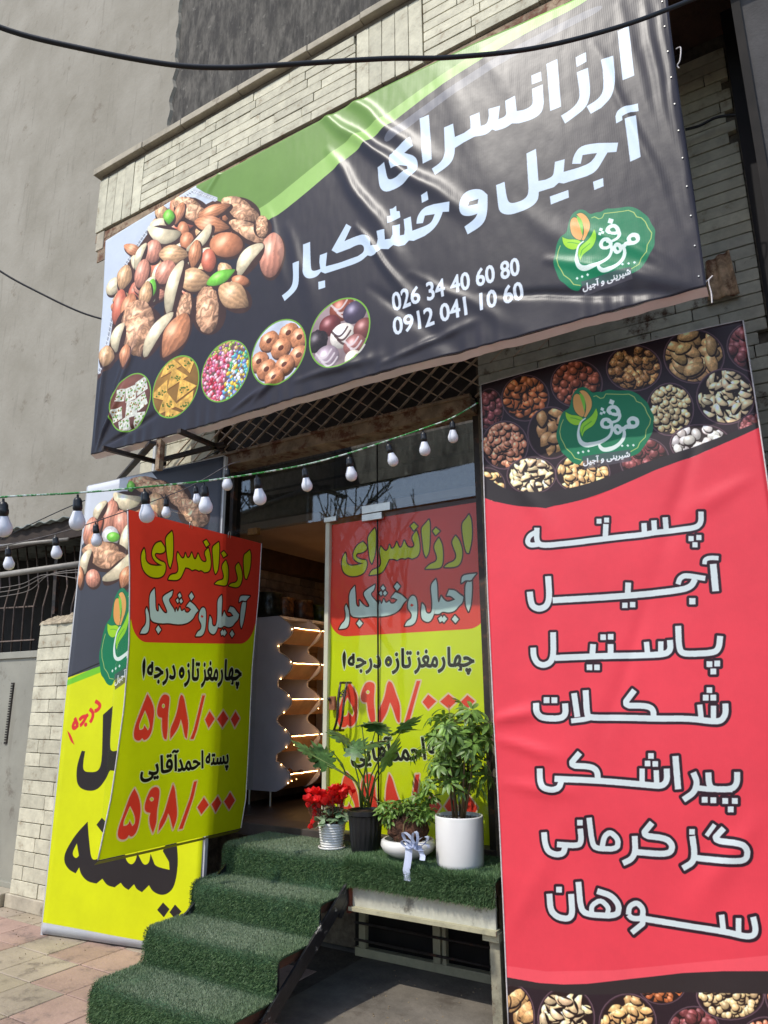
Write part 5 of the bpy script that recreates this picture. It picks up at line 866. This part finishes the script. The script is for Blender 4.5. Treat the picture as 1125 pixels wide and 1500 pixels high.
for z in np.arange(a[2] + .02, c[2] - .01, .022): b.box((-6.325, 3.842, z), (-6.295, 3.852, z + .008))
b.build('louvre', GREYM, gt)
st2 = MB().box((-8, 3.70, 0), (-5.88, 3.9, .10)); tag(st2.build('stone_sill', STONE, None, bevel=.01), 'worn stone sill under the grey metal gate', 'sill')
yd = empty('yard_shed', (-7, 5, 0)); tag(yd, 'dark lean-to behind the gate with a ragged sheet metal roof edge and barred opening', 'shed')
MB().box((-11, 5.4, 0), (-4.9, 5.5, 3.4)).build('back_wall', DARK, yd); MB().box((-5.15, 4.42, 0), (-5.1, 5.4, 3.3)).build('side_wall', DARK, yd)  # near-black walls carry the shade beneath the roof in their colour
def roof(s, t): x = -10 + s * 4.86; return (x, 4.05 + t * 1.5, 3.30 + .012 * math.sin(s * 160) + .03 * noise.noise(Vector((s * 12, t, 0))) + .1 * t)
gridmesh('sheet_roof', mat('roof_sheet', rgb(128, 134, 126), .6, .2, 7, .2, 30, dirt=rgb(78, 72, 62), dscale=4, dth=.52), roof, 220, 4, yd, solid=.012)
MB().box((-10, 4.10, 3.10), (-5.15, 4.14, 3.29)).build('fascia_board', mat('dark_fascia', rgb(56, 46, 40), .9, .2, 6), yd)
for p0, p1, w_ in (((-60, 806), (100, 790), .018), ((-60, 851), (118, 826), .03)): MB().tube([onY(*p0, 4.05), onY(*p1, 4.05)], w_, 10).build('rail_pipe', mat('rail_pipe_paint', rgb(150, 144, 134), .5, .1, 6), yd, True)
for px in range(-24, 112, 14):
    a = onY(px + 7, 800, 4.4); m1 = onY(px + 11, 860, 4.32); m2 = onY(px + 3, 890, 4.32); c = onY(px - 2, 960, 4.4); MB().tube([a, m1, m2, c], .009, 6).build('bar', mat('weathered_bar', rgb(124, 106, 96), .7, .2, 12), yd, True)
for y0 in (893, 942): MB().bar(onY(-30, y0, 4.36), onY(52, y0 - 5, 4.36), .03, .012).build('cross_bar', mat('weathered_bar', (1, 1, 1)), yd)
MB().bar(onY(86, 800, 4.3), onY(80, 900, 4.3), .05, .04, (0, 1, 0)).build('post', STEEL, yd)
# tall plastered building behind
tb = empty('plastered_building', (-9, 7, 0)); tag(tb, 'tall blank grey plastered building behind the shop with raw cement at its right', 'building')
MB().box((-40, 7.05, 0), (14, 7.4, 26)).build('raw_cement_wall', ROUGHC, tb)
EP = [onY(*p, 7.0) for p in ((262, -60), (263, 0), (262, 20), (258, 45), (259, 62), (256, 80), (257, 100), (252, 118), (254, 128), (248, 150), (249, 165), (243, 182), (244, 192), (240, 200), (236, 330))]
V = []; F = []; r = random.Random(2); EX = [(q[0], q[2]) for q in EP]; EZ = np.linspace(EX[0][1], 0, 160); ez = [q[1] for q in EX][::-1]; ex = [q[0] for q in EX][::-1]
for z in EZ: x = np.interp(z, ez, ex) + .05 * noise.noise(Vector((z * 3, 0, 0))) + .03 * noise.noise(Vector((z * 12, 0, 4))); V += [(-40, 7.0, z), (x, 7.0, z), (x + .03, 7.05, z)]
for i in range(len(EZ) - 1): F += [(3 * i, 3 * i + 3, 3 * i + 4, 3 * i + 1), (3 * i + 1, 3 * i + 4, 3 * i + 5, 3 * i + 2)]
V += [(-40, 7.0, 26), (EX[0][0], 7.0, 26)]; F.append((len(V) - 2, 0, 1, len(V) - 1)); MB().add(V, F).build('plaster_coat', PLASTER, tb)
rn = empty('neighbour_building', (.6, 3.5, 0)); tag(rn, 'dark grey building edge at the far right beyond the brick strip', 'building')
MB().box((.05, 3.5, 0), (1.5, 8, 9)).build('wall', mat('dark_render', rgb(72, 70, 70), .95, .12, 5, .3), rn); MB().box((-.03, 3.95, 0), (.05, 8, 9)).build('gap_shade_filler', mat('painted_gap_shade', rgb(34, 32, 34), .9, .1, 5), rn)  # dark box fills the recess, its shade put into the colour
MB().box((.03, 3.48, 0), (.07, 3.53, 9)).build('corner_trim', DARK, rn)
# ------------------------------------------------------------------ bulbs and cables
def cable(name, pts, rad, m, label, grp=None, cat='cable', n_=6):
    P_ = [np.array(p) for p in pts]; out = []
    for i in range(len(P_) - 1):
        p0, p1, p2, p3 = P_[max(0, i - 1)], P_[i], P_[i + 1], P_[min(len(P_) - 1, i + 2)]
        for k in range(8): t = k / 8; out.append(.5 * (2 * p1 + (p2 - p0) * t + (2 * p0 - 5 * p1 + 4 * p2 - p3) * t * t + (3 * p1 - p0 - 3 * p2 + p3) * t ** 3))
    out.append(P_[-1]); return tag(MB().tube(out, rad, n_).build(name, m, None, True), label, cat, grp)
cable('overhead_cable', [onD(x, y, 1.5 + .0003 * x) for x, y in ((-120, -20), (0, 40), (124, 72), (249, 94.6), (330, 99), (398, 96), (560, 86), (660, 84), (786, 70), (911, 38), (1012, 0), (1130, -50))],   .0056, CABLE, 'thick black cable sagging across the top in front of the banner', n_=10)
cable('overhead_cable', [onD(x, y, 6.0) for x, y in ((-60, 350), (0, 397), (60, 430), (120, 458), (175, 474))], .009, CABLE, 'thinner black cable running down to the left edge of the banner')
cable('thin_wire', [onY(x, y, 4.0) for x, y in ((-40, 810), (0, 790), (124, 733), (230, 704), (330, 655))], .005, CABLE, 'thin dark wire slanting over the shed roof towards the door')
WL = ('middle', 'uppermost', 'lowest')
for k, pp in enumerate((((-20, 870), (30, 862), (70, 843), (117, 838)), ((-20, 864), (30, 856), (66, 842), (117, 848)), ((-20, 877), (40, 866), (72, 842), (117, 834)))):
    cable('thin_wire', [onY(x, y, 4.0) for x, y in pp], .004, mat('grey_wire', rgb(120, 112, 104), .6, .1, 8), WL[k] + ' of three grey wires sagging in front of the shed bars', 'loose wires over the gate')
cable('banner_tie', [onY(x, y, 4.0) for x, y in ((1004, 190), (1025, 184), (1050, 172), (1082, 168))], .009, CABLE, 'black tie wire from the banner edge to the brick wall')
cable('tie_cord', [onY(x, y, 3.32) for x, y in ((990, 72), (997, 70), (996, 88), (992, 96), (995, 100))], .0035, mat('white_cord', (1, 1, 1)), 'short white cord tied at the upper right edge of the banner', cat='cord')
cable('tie_cord', [onY(x, y, 3.32) for x, y in ((1033, 414), (1040, 408), (1044, 404), (1038, 412), (1042, 430), (1043, 444))], .0035, mat('white_cord', (1, 1, 1)), 'white cord knotted at the lower right corner of the banner', cat='cord')
FB = [(5, 730, 5, 787, 2.6), (114, 724, 113, 777, 2.78), (211.5, 715.5, 216, 766, 2.9), (299, 706.7, 302, 753, 3.15), (376, 695.5, 382, 740, 3.4), (445.6, 683, 451, 720, 3.68), (510.6, 666, 516, 705, 3.8), (567.5, 647.5, 578, 683, 3.95), (619.8, 629.8, 623, 668, 4.02), (662.5, 613.8, 664, 649, 4.12)]
BB = [(12, 799, 13.5, 835, 3.9), (81, 783, 83.5, 819, 3.9), (140, 765, 142, 801, 3.95), (243.5, 728, 243.5, 759, 4.3), (285.5, 710, 290, 739, 4.5), (333, 683, 333, 719, 4.6)]
bproto = None
def mk_bulb():
    t = empty('light_bulb'); s1 = MB().lathe([(.004, .0), (.005, -.012), (.011, -.014), (.0165, -.024), (.017, -.04), (.0185, -.042), (.0185, -.058), (.0165, -.06), (.0165, -.066)], 20, cap0=True).mesh('socket', BLKP, True)
    a = MB().lathe([(.0155, -.064), (.018, -.07), (.0235, -.086), (.0295, -.100), (.031, -.110), (.030, -.121), (.025, -.133), (.015, -.141), (.004, -.144), (.0002, -.1442)], 24).mesh('bulb_body', BULB, True)
    link('socket', s1, t); link('bulb_body', a, t); return t
names = ['hanging at the left edge of the picture', 'second from the left on the green string', 'in front of the top left corner of the hanging poster', 'in front of the grey nut banner on the green string', 'above the top right corner of the hanging poster', 'over the left part of the transom glass', 'over the middle of the transom glass', 'over the door fitting under the lattice', 'second from the right end of the green string', 'at the right end of the green string']
bnames = ['lowest at the far left in front of the shed bars', 'in front of the shed roof edge on the dark wire', 'against the printed walnuts of the standing banner', 'just behind the top edge of the hanging poster', 'small one beside a larger bulb against the grey banner', 'beside the door jamb under the rusty beam']
bproto = mk_bulb()
for L_, nm, g in ((FB, names, 'white bulbs on the green string'), (BB, bnames, 'white bulbs on the rear wire')):
    for i, (x0, y0, x1, y1, D) in enumerate(L_):
        o = bproto if (L_ is FB and i == 0) else copyobj(bproto); a = onD(x0, y0, D); b2 = onD(x1, y1, D); v = Vector(b2 - a); sc = v.length / .144; o.location = a; o.rotation_euler = Vector((0, 0, -1)).rotation_difference(v).to_euler(); o.rotation_euler.rotate_axis('Z', random.uniform(0, 6)); o.scale = (min(sc, 1.1),) * 3
        tag(o, 'white LED bulb ' + nm[i], 'light bulb', g)
cable('festoon_cable', [onD(-90, 738, 2.5)] + [onD(x0 + dx_, y0 - 2 + (abs(dx_) > 0) * 0, D) for (x0, y0, x1, y1, D) in FB for dx_ in (0,)] + [onD(700, 590, 4.2)], .0042, GREENC, 'green and white twisted flex carrying the front row of bulbs', n_=6)
cable('festoon_cable', [onD(-80, 816, 3.8)] + [onD(x0, y0 - 1, D) for (x0, y0, x1, y1, D) in BB] + [onD(352, 676, 4.7)], .003, mat('dark_flex', rgb(90, 84, 84), .6, .2, 20), 'thin dark flex carrying the rear row of bulbs')
# sacking on the brick wall
rg = gridmesh('sackcloth_rag', mat('sackcloth', rgb(206, 172, 138), .95, .2, 20, .6, 80, dirt=rgb(120, 84, 62), dscale=9, dth=.52), lambda s, t: tuple(onY(1034 + 34 * s + 12 * t * s + 4 * t, 385 - 18 * s + (56 + 8 * s) * t, 4.05) + np.array([0, -.02 * abs(noise.noise(Vector((s * 5, t * 2, 1)))) - .01 * math.sin(s * 14), 0])), 16, 16, solid=.004)
tag(rg, 'wrinkled brown sacking on the brick wall by the lower right corner of the banner', 'rag')
# ------------------------------------------------------------------ plants
def lm(name, c, c2=None): return mat(name, c, .42, .25, 22, .1, 60, obj=.28, col2=c2, trans=.25, spec=.5)
SCH = lm('schefflera_leaf', rgb(126, 160, 76)); PHI = lm('philodendron_leaf', rgb(84, 122, 70)); CYL = lm('cyclamen_leaf', rgb(84, 118, 66), rgb(160, 180, 150)); PET = mat('red_petal', rgb(238, 34, 34), .5, .12, 20, obj=.15, trans=.25); STEM = mat('green_stem', rgb(96, 120, 58), .6, .2, 12); BARK = mat('bark_stem', rgb(110, 92, 62), .8, .2, 12); SOIL = mat('soil', rgb(60, 44, 34), 1, .3, 40, .8, 80)
def leaflet(L_, W_, droop=.3, fold=.2, n_=5, wave=0):
    V = []; 
    for i in range(n_ + 1):
        t = i / n_; w_ = W_ * math.sin(math.pi * min(1, t * .92 + .05)) ** .8 / 2 * (1 if t < 1 else 0); z = -droop * L_ * t * t
        V += [(-w_, t * L_, z + fold * w_), (0, t * L_, z), (w_, t * L_, z + fold * w_)]
    return V, [f for i in range(n_) for f in ((3 * i, 3 * i + 1, 3 * i + 4, 3 * i + 3), (3 * i + 1, 3 * i + 2, 3 * i + 5, 3 * i + 4))]
def whorl(k, L_, W_, m, seed):
    r = random.Random(seed); b = MB()
    for i in range(k):
        V, Fc = leaflet(L_ * r.uniform(.8, 1.1), W_, r.uniform(.2, .55), .3); M_ = Euler((r.uniform(-.25, .15), r.uniform(-.2, .2), 2 * math.pi * i / k + r.uniform(-.15, .15))).to_matrix(); b.add([M_ @ (Vector(v) + Vector((0, L_ * .12, 0))) for v in V], Fc)
    return b.mesh('leaf', m, True)
def put(name, me, par, loc, rot, sc=1.):
    o = bpy.data.objects.new(name, me); COL.objects.link(o); o.parent = par; o.location = loc; o.rotation_euler = rot; o.scale = (sc,) * 3; return o
GZ = .695
# cyclamen
p = empty('potted_cyclamen', (-2.79, 3.90, GZ)); tag(p, 'red cyclamen in a small white ribbed pot, leftmost of the plants on the landing', 'potted plant')
pf = [(.058, 0), (.066, .004)] + [(.067 + .018 * z / .14 + .002 * math.sin(z * 420), z) for z in np.linspace(.01, .14, 60)] + [(.09, .15), (.084, .152), (.082, .13)]
MB().lathe(pf, 36).build('pot', WHITEC, p, True); MB().lathe([(.001, .135), (.082, .135)], 20, cap0=False).build('soil', SOIL, p); MB().lathe([(.07, 0), (.085, .006), (.085, .014), (.078, .014)], 30).build('saucer', WHITEC, p, True)
V = []; b = MB(); n_ = 14; ring = [(0.0, .0, 0)]
for k in range(n_): a = 2 * math.pi * k / n_; rr = .034 * (1 - .45 * max(0, math.cos(a)) ** 4); ring.append((rr * math.sin(a), -rr * math.cos(a) * -1 - .0, -.006 + .006 * math.cos(2 * a)))
cl = MB().add(ring, [(0, 1 + k, 1 + (k + 1) % n_) for k in range(n_)]).mesh('leaf', CYL, True); r = random.Random(4)
stm = MB()
for i in range(46):
    a = r.uniform(0, 6.28); d = r.uniform(.03, .135); z = .245 - d * .5 + r.uniform(-.03, .03); q = (d * math.cos(a), d * math.sin(a) * .9, z); put('leaf', cl, p, q, (r.uniform(-.3, .5) - d * 2, r.uniform(-.4, .4), a - 1.57), r.uniform(.8, 1.25)); stm.tube([(q[0] * .2, q[1] * .2, .13), (q[0] * .7, q[1] * .7, z * .85), q], .0016, 4)
fl = MB()
for k in range(5):
    V, Fc = leaflet(.045, .038, -.15, .35, 4); M_ = Euler((.75, 0, k * 1.257)).to_matrix(); fl.add([M_ @ Vector(v) for v in V], Fc)
flm = fl.mesh('flower', PET, True)
for i in range(54):
    c = (-.085, .07)[i % 2]; q = (c + max(-.07, min(.07, r.gauss(0, .036))), r.gauss(-.02, .035), .275 + r.uniform(-.035, .045) + (.02 if i % 2 else -.01)); put('flower', flm, p, q, (r.uniform(-.6, .6), r.uniform(-.6, .6), r.uniform(0, 6)), r.uniform(.8, 1.2)); stm.tube([(q[0] * .2, q[1] * .2, .13), (q[0] * .8, q[1] * .8, q[2] * .7), q], .0015, 4)
for k in range(5):
    q = (-.11 - .01 * k, -.03, .25 - .03 * k); put('flower', flm, p, q, (2.4, r.uniform(-.5, .5), k), .7)
stm.build('stem', mat('red_stem', rgb(120, 50, 52), .6, .2, 10), p)
# philodendron
p = empty('potted_philodendron', (-2.56, 3.93, GZ)); tag(p, 'large lobed philodendron in a black ridged pot behind the red cyclamen', 'potted plant')
MB().lathe([(.082, 0), (.086, .01), (.094, .1), (.102, .19), (.104, .205), (.112, .21), (.112, .235), (.105, .237), (.100, .22)], 80, rib=lambda k, i: .03 * (1 if (k // 2) % 2 else 0) if 1 < i < 5 else 0).build('pot', BLKP, p); MB().lathe([(.001, .222), (.1, .222)], 20, cap0=False).build('soil', SOIL, p)
def lobed(seed):
    r = random.Random(seed); V = [(0, 0, 0)]; half = [(0, -.02), (.035, -.05), (.075, -.045), (.06, -.005), (.10, .0), (.125, .03), (.075, .04), (.12, .065), (.13, .10), (.075, .085), (.10, .13), (.095, .165), (.055, .13), (.06, .19), (.04, .215), (.025, .18), (0, .27)]
    pts = half + [(-x, y) for x, y in half[-2:0:-1]]; ctr = [(0, y) for y in np.linspace(0, .25, 2)]; V = [(0, .07, .012)] + [(x * r.uniform(.92, 1.08), y, .25 * abs(x) * .35 - .9 * (y - .02) ** 2 - (1.2 * x * x) + r.uniform(-.004, .004)) for x, y in pts]; n_ = len(pts)
    return MB().add(V, [(0, 1 + k, 1 + (k + 1) % n_) for k in range(n_)]).mesh('leaf', PHI, True)
lobs = [lobed(i) for i in range(3)]; stm = MB()
LP = [((455, 1105), -1.9, .5), ((500, 1085), -.9, .35), ((478, 1120), -1.4, .8), ((540, 1095), .5, .15), ((515, 1105), -.2, .6), ((575, 1075), 1.2, .1), ((530, 1062), .2, -.1), ((568, 1118), 1.9, .9), ((590, 1068), 1.5, .5), ((505, 1130), -2.2, .9), ((550, 1070), -.6, .2)]
for i, ((px, py), yw, ds) in enumerate(LP):
    q = onY(px, py, 3.78 + .05 * (i % 3)) - np.array(p.location); put('leaf', lobs[i % 3], p, q, (ds - .35 + .55, .3 * math.sin(i * 2), -yw + (.2 if i % 2 else -.2)), .66 + .05 * (i % 4)); b0 = np.array([.03 * math.cos(i), .03 * math.sin(i), .25]); m_ = b0 * .4 + q * .6 + np.array([0, 0, .05]); stm.tube([b0, b0 * .75 + q * .25 + np.array([0, 0, .08]), m_, q], [.006, .005, .004, .003], 6)
stm.build('stem', STEM, p, True)
# bowl with bonsai-like plant
p = empty('bowl_plant', (-2.22, 3.86, GZ)); tag(p, 'small leafy shrub on brown coir in a low white bowl with a pale bow', 'potted plant')
MB().lathe([(.06, 0), (.065, .012), (.10, .022), (.145, .05), (.16, .08), (.155, .105), (.14, .115), (.134, .11), (.14, .09)], 44).build('bowl', WHITEC, p, True)
b = MB(); r = random.Random(6)
for k in range(12): b.blob((r.uniform(-.09, .09), r.uniform(-.06, .06), .12 + r.uniform(-.01, .09)), (.06, .05, .06), k, 2, amp=.12)
b.build('coir', mat('coir', rgb(84, 54, 38), 1, .3, 30, 1., 70), p)
stm = MB(); wh = [whorl(6, .045, .018, SCH, 40 + k) for k in range(3)]
for i in range(7):
    a = r.uniform(0, 6.28); q = [(.05 * math.cos(a), .04 * math.sin(a) - .05, .1), (.07 * math.cos(a), .05 * math.sin(a) - .04, .2), (.11 * math.cos(a) + .02, .06 * math.sin(a), .28)]; stm.tube(q, [.007, .005, .003], 6)
for i in range(90):
    a = r.uniform(0, 6.28); d = math.sqrt(r.random()); q = (.01 + .175 * d * math.cos(a), -.03 + .09 * d * math.sin(a), .245 + r.uniform(-.06, .07) + (.06 if math.cos(a) > .3 else 0) * r.random()); put('leaf', wh[i % 3], p, q, (r.uniform(-.6, .6), r.uniform(-.6, .6), r.uniform(0, 6)), r.uniform(.7, 1.2))
for i in range(6): put('leaf', wh[i % 3], p, (.10 + .014 * i, -.03, .30 + .025 * i), (.3, .3, i), 1.5)
stm.build('stem', BARK, p, True)
bw = empty('ribbon_bow', (-2.075, 3.69, GZ + .10)); tag(bw, 'pale blue white satin bow tied on the rim of the low white bowl', 'ribbon')
RIB = mat('satin_ribbon', rgb(196, 204, 226), .3, .05, 10)
def strip(pts, w_, name):
    P_ = [Vector(q) for q in pts]; b = MB(); V = []; 
    for i, q in enumerate(P_): V += [q + Vector((0, w_ / 2 * math.cos(i * .7), w_ / 2 * math.sin(i * .7 + .8))), q - Vector((0, w_ / 2 * math.cos(i * .7), w_ / 2 * math.sin(i * .7 + .8)))]
    b.add(V, [(2 * i, 2 * i + 1, 2 * i + 3, 2 * i + 2) for i in range(len(P_) - 1)]); return b.build(name, RIB, bw, True)
def wstrip(pts, w_, name):
    b = MB(); V = []
    for (x, y, z, dx_) in pts: V += [(x - w_ / 2 + dx_, y, z), (x, y - .006, z), (x + w_ / 2 + dx_, y, z)]
    b.add([Vector(bw.location) + Vector(v) for v in V], [f for i in range(len(pts) - 1) for f in ((3 * i, 3 * i + 1, 3 * i + 4, 3 * i + 3), (3 * i + 1, 3 * i + 2, 3 * i + 5, 3 * i + 4))]); o = b.build(name, RIB, bw, True); return o
wstrip([(-.03, .0, .03, 0), (-.038, -.01, 0, 0), (-.045, -.012, -.05, .004), (-.05, -.02, -.11, 0), (-.04, -.025, -.16, 0)], .045, 'tail')
wstrip([(.02, .0, .02, 0), (.03, -.01, 0, 0), (.045, -.012, -.03, .004), (.05, -.02, -.05, 0)], .034, 'tail')
for k, (a, ln_) in enumerate(((2.4, .10), (.6, .10), (1.5, .08), (2.9, .085), (.1, .09))):
    b = MB(); V = []; n_ = 10
    for i in range(n_ + 1):
        t = i / n_ * 2 * math.pi; rr = ln_ * (1 - math.cos(t)) / 2; off = .018 * math.sin(t); V += [Vector(bw.location) + Vector((rr * math.cos(a) - off * math.sin(a), -.012 + s_ * .016, rr * math.sin(a) + off * math.cos(a) + .01)) for s_ in (-1, 1)]
    b.add(V, [(2 * i, 2 * i + 1, 2 * i + 3, 2 * i + 2) for i in range(n_)]).build('loop', RIB, bw, True)
MB().blob(Vector(bw.location) + Vector((0, -.015, .01)), (.014, .012, .014), 2, 2).build('knot', RIB, bw, True)
# schefflera
p = empty('potted_schefflera', (-1.885, 3.85, GZ)); tag(p, 'bushy umbrella plant in a tall smooth white cylinder pot, rightmost on the landing', 'potted plant')
MB().lathe([(.118, 0), (.127, .006), (.131, .03), (.134, .258), (.132, .265), (.127, .265), (.125, .24)], 56).build('pot', WHITEC, p, True); MB().lathe([(.001, .245), (.126, .245)], 24, cap0=False).build('soil', SOIL, p)
r = random.Random(12); stm = MB(); wh = [whorl(r.choice((6, 7, 8)),   .078, .024, SCH, 70 + k) for k in range(5)]; tips = []
for i in range(8):
    a = i * .785 + r.uniform(-.2, .2); b0 = Vector((.03 * math.cos(a), .03 * math.sin(a), .24)); tp = Vector((.10 * math.cos(a), .09 * math.sin(a), r.uniform(.58, .86))); m_ = b0.lerp(tp, .5) + Vector((r.uniform(-.02, .02), 0, 0)); stm.tube([b0, m_, tp], [.008, .006, .003], 6); tips.append((b0, m_, tp))
for i in range(100):
    b0, m_, tp = r.choice(tips); t = r.random() ** .8; base = (b0.lerp(m_, .55).lerp(tp, t)); a = r.uniform(0, 6.28); d = r.uniform(.06, .17) * (1.15 - .35 * abs(t - .5)); q = base + Vector((math.cos(a) * d, math.sin(a) * d * .8, r.uniform(-.02, .07))); out = Vector((math.cos(a), math.sin(a), .9)).normalized(); e_ = out.to_track_quat('Z', 'Y').to_euler(); e_.rotate_axis('Z', r.uniform(0, 6)); put('leaf', r.choice(wh), p, q, e_, r.uniform(.7, 1.12)); stm.tube([base - Vector((0, 0, .02)), q], .0015, 4, cap=False)
for px, py in ((645, 1052), (665, 1046), (690, 1045), (640, 1075), (700, 1062), (712, 1085)):
    q = onY(px, py, 3.84) - np.array(p.location); put('leaf', r.choice(wh), p, q, (r.uniform(-.3, .3), r.uniform(-.3, .3), r.uniform(0, 6)), 1.05); stm.tube([(q[0] * .4, q[1] * .4, .7), tuple(q)], .002, 4)
stm.build('stem', BARK, p, True)
b = MB()
for k in range(90): a = r.uniform(0, 6.28); d = r.uniform(.0, .12); b.blob((d * math.cos(a), d * math.sin(a), .248), (.007, .007, .005), k, 0)
tag(b.build('pebbles', mat('pebbles', rgb(150, 146, 140), .8, .3, 60), p), kind='stuff')
for pl in [o for o in bpy.data.objects if o.get('category') == 'potted plant']:
    for c_ in pl.children: c_.matrix_parent_inverse = Matrix.Identity(4)
    pots = [c_ for c_ in pl.children if c_.name.split('.')[0] in ('pot', 'bowl')]
    for c_ in list(pl.children):
        if c_.name.split('.')[0] in ('soil', 'saucer', 'coir', 'pebbles'): c_.parent = pots[0]
# ------------------------------------------------------------------ across the street (seen in the transom glass)
def tree(x, y, h, seed, lb):
    t = empty('bare_tree', (x, y, 0)); tag(t, lb, 'tree'); r = random.Random(seed); b = MB(); tr = MB()
    def grow(p, d, l, rad, n_, mb):
        q = p + d * l * .5 + Vector((r.uniform(-.05, .05), r.uniform(-.05, .05), 0)) * l; e_ = p + d * l; mb.tube([p, q, e_], [rad, rad * .85, rad * .7], 5, cap=False)
        if n_ == 0: return
        for _ in range(3 if n_ > 2 else 2):
            nd = (d + Vector((r.uniform(-.7, .7), r.uniform(-.7, .7), r.uniform(-.05, .5)))).normalized(); grow(e_, nd, l * r.uniform(.6, .85), rad * .66, n_ - 1, b)
    grow(Vector((x, y, 0)), Vector((0, 0, 1)), h * .33, .14, 5, tr); BK = mat('tree_bark', rgb(62, 52, 44), .95, .2, 8); tr.build('trunk', BK, t); b.build('branches', BK, t)
tree(-13.3, -8, 7.2, 3, 'bare street tree across the road, mirrored in the transom glass'); tree(-10.5, -9.5, 7.4, 9, 'second bare street tree across the road beside the low house')
tree(-12.2, -7.2, 7.6, 21, 'third bare street tree across the road, nearest the shop front')
hb = empty('opposite_house', (-3, -14, 0)); tag(hb, 'low brick house across the street behind the camera', 'house')
MB().box((-9, -20, 0), (6, -14, 5.2)).build('wall', mat('opposite_wall', rgb(150, 120, 96), .9, .1, 3), hb); MB().box((-9.3, -20.3, 5.2), (6.3, -13.7, 5.45)).build('roof', mat('opposite_roof', rgb(96, 60, 48), .9, .1, 3), hb)
for k in range(5): MB().box((-8 + k * 2.8, -14.02, 1.2), (-6.6 + k * 2.8, -13.99, 2.8)).build('window', DARK, hb)
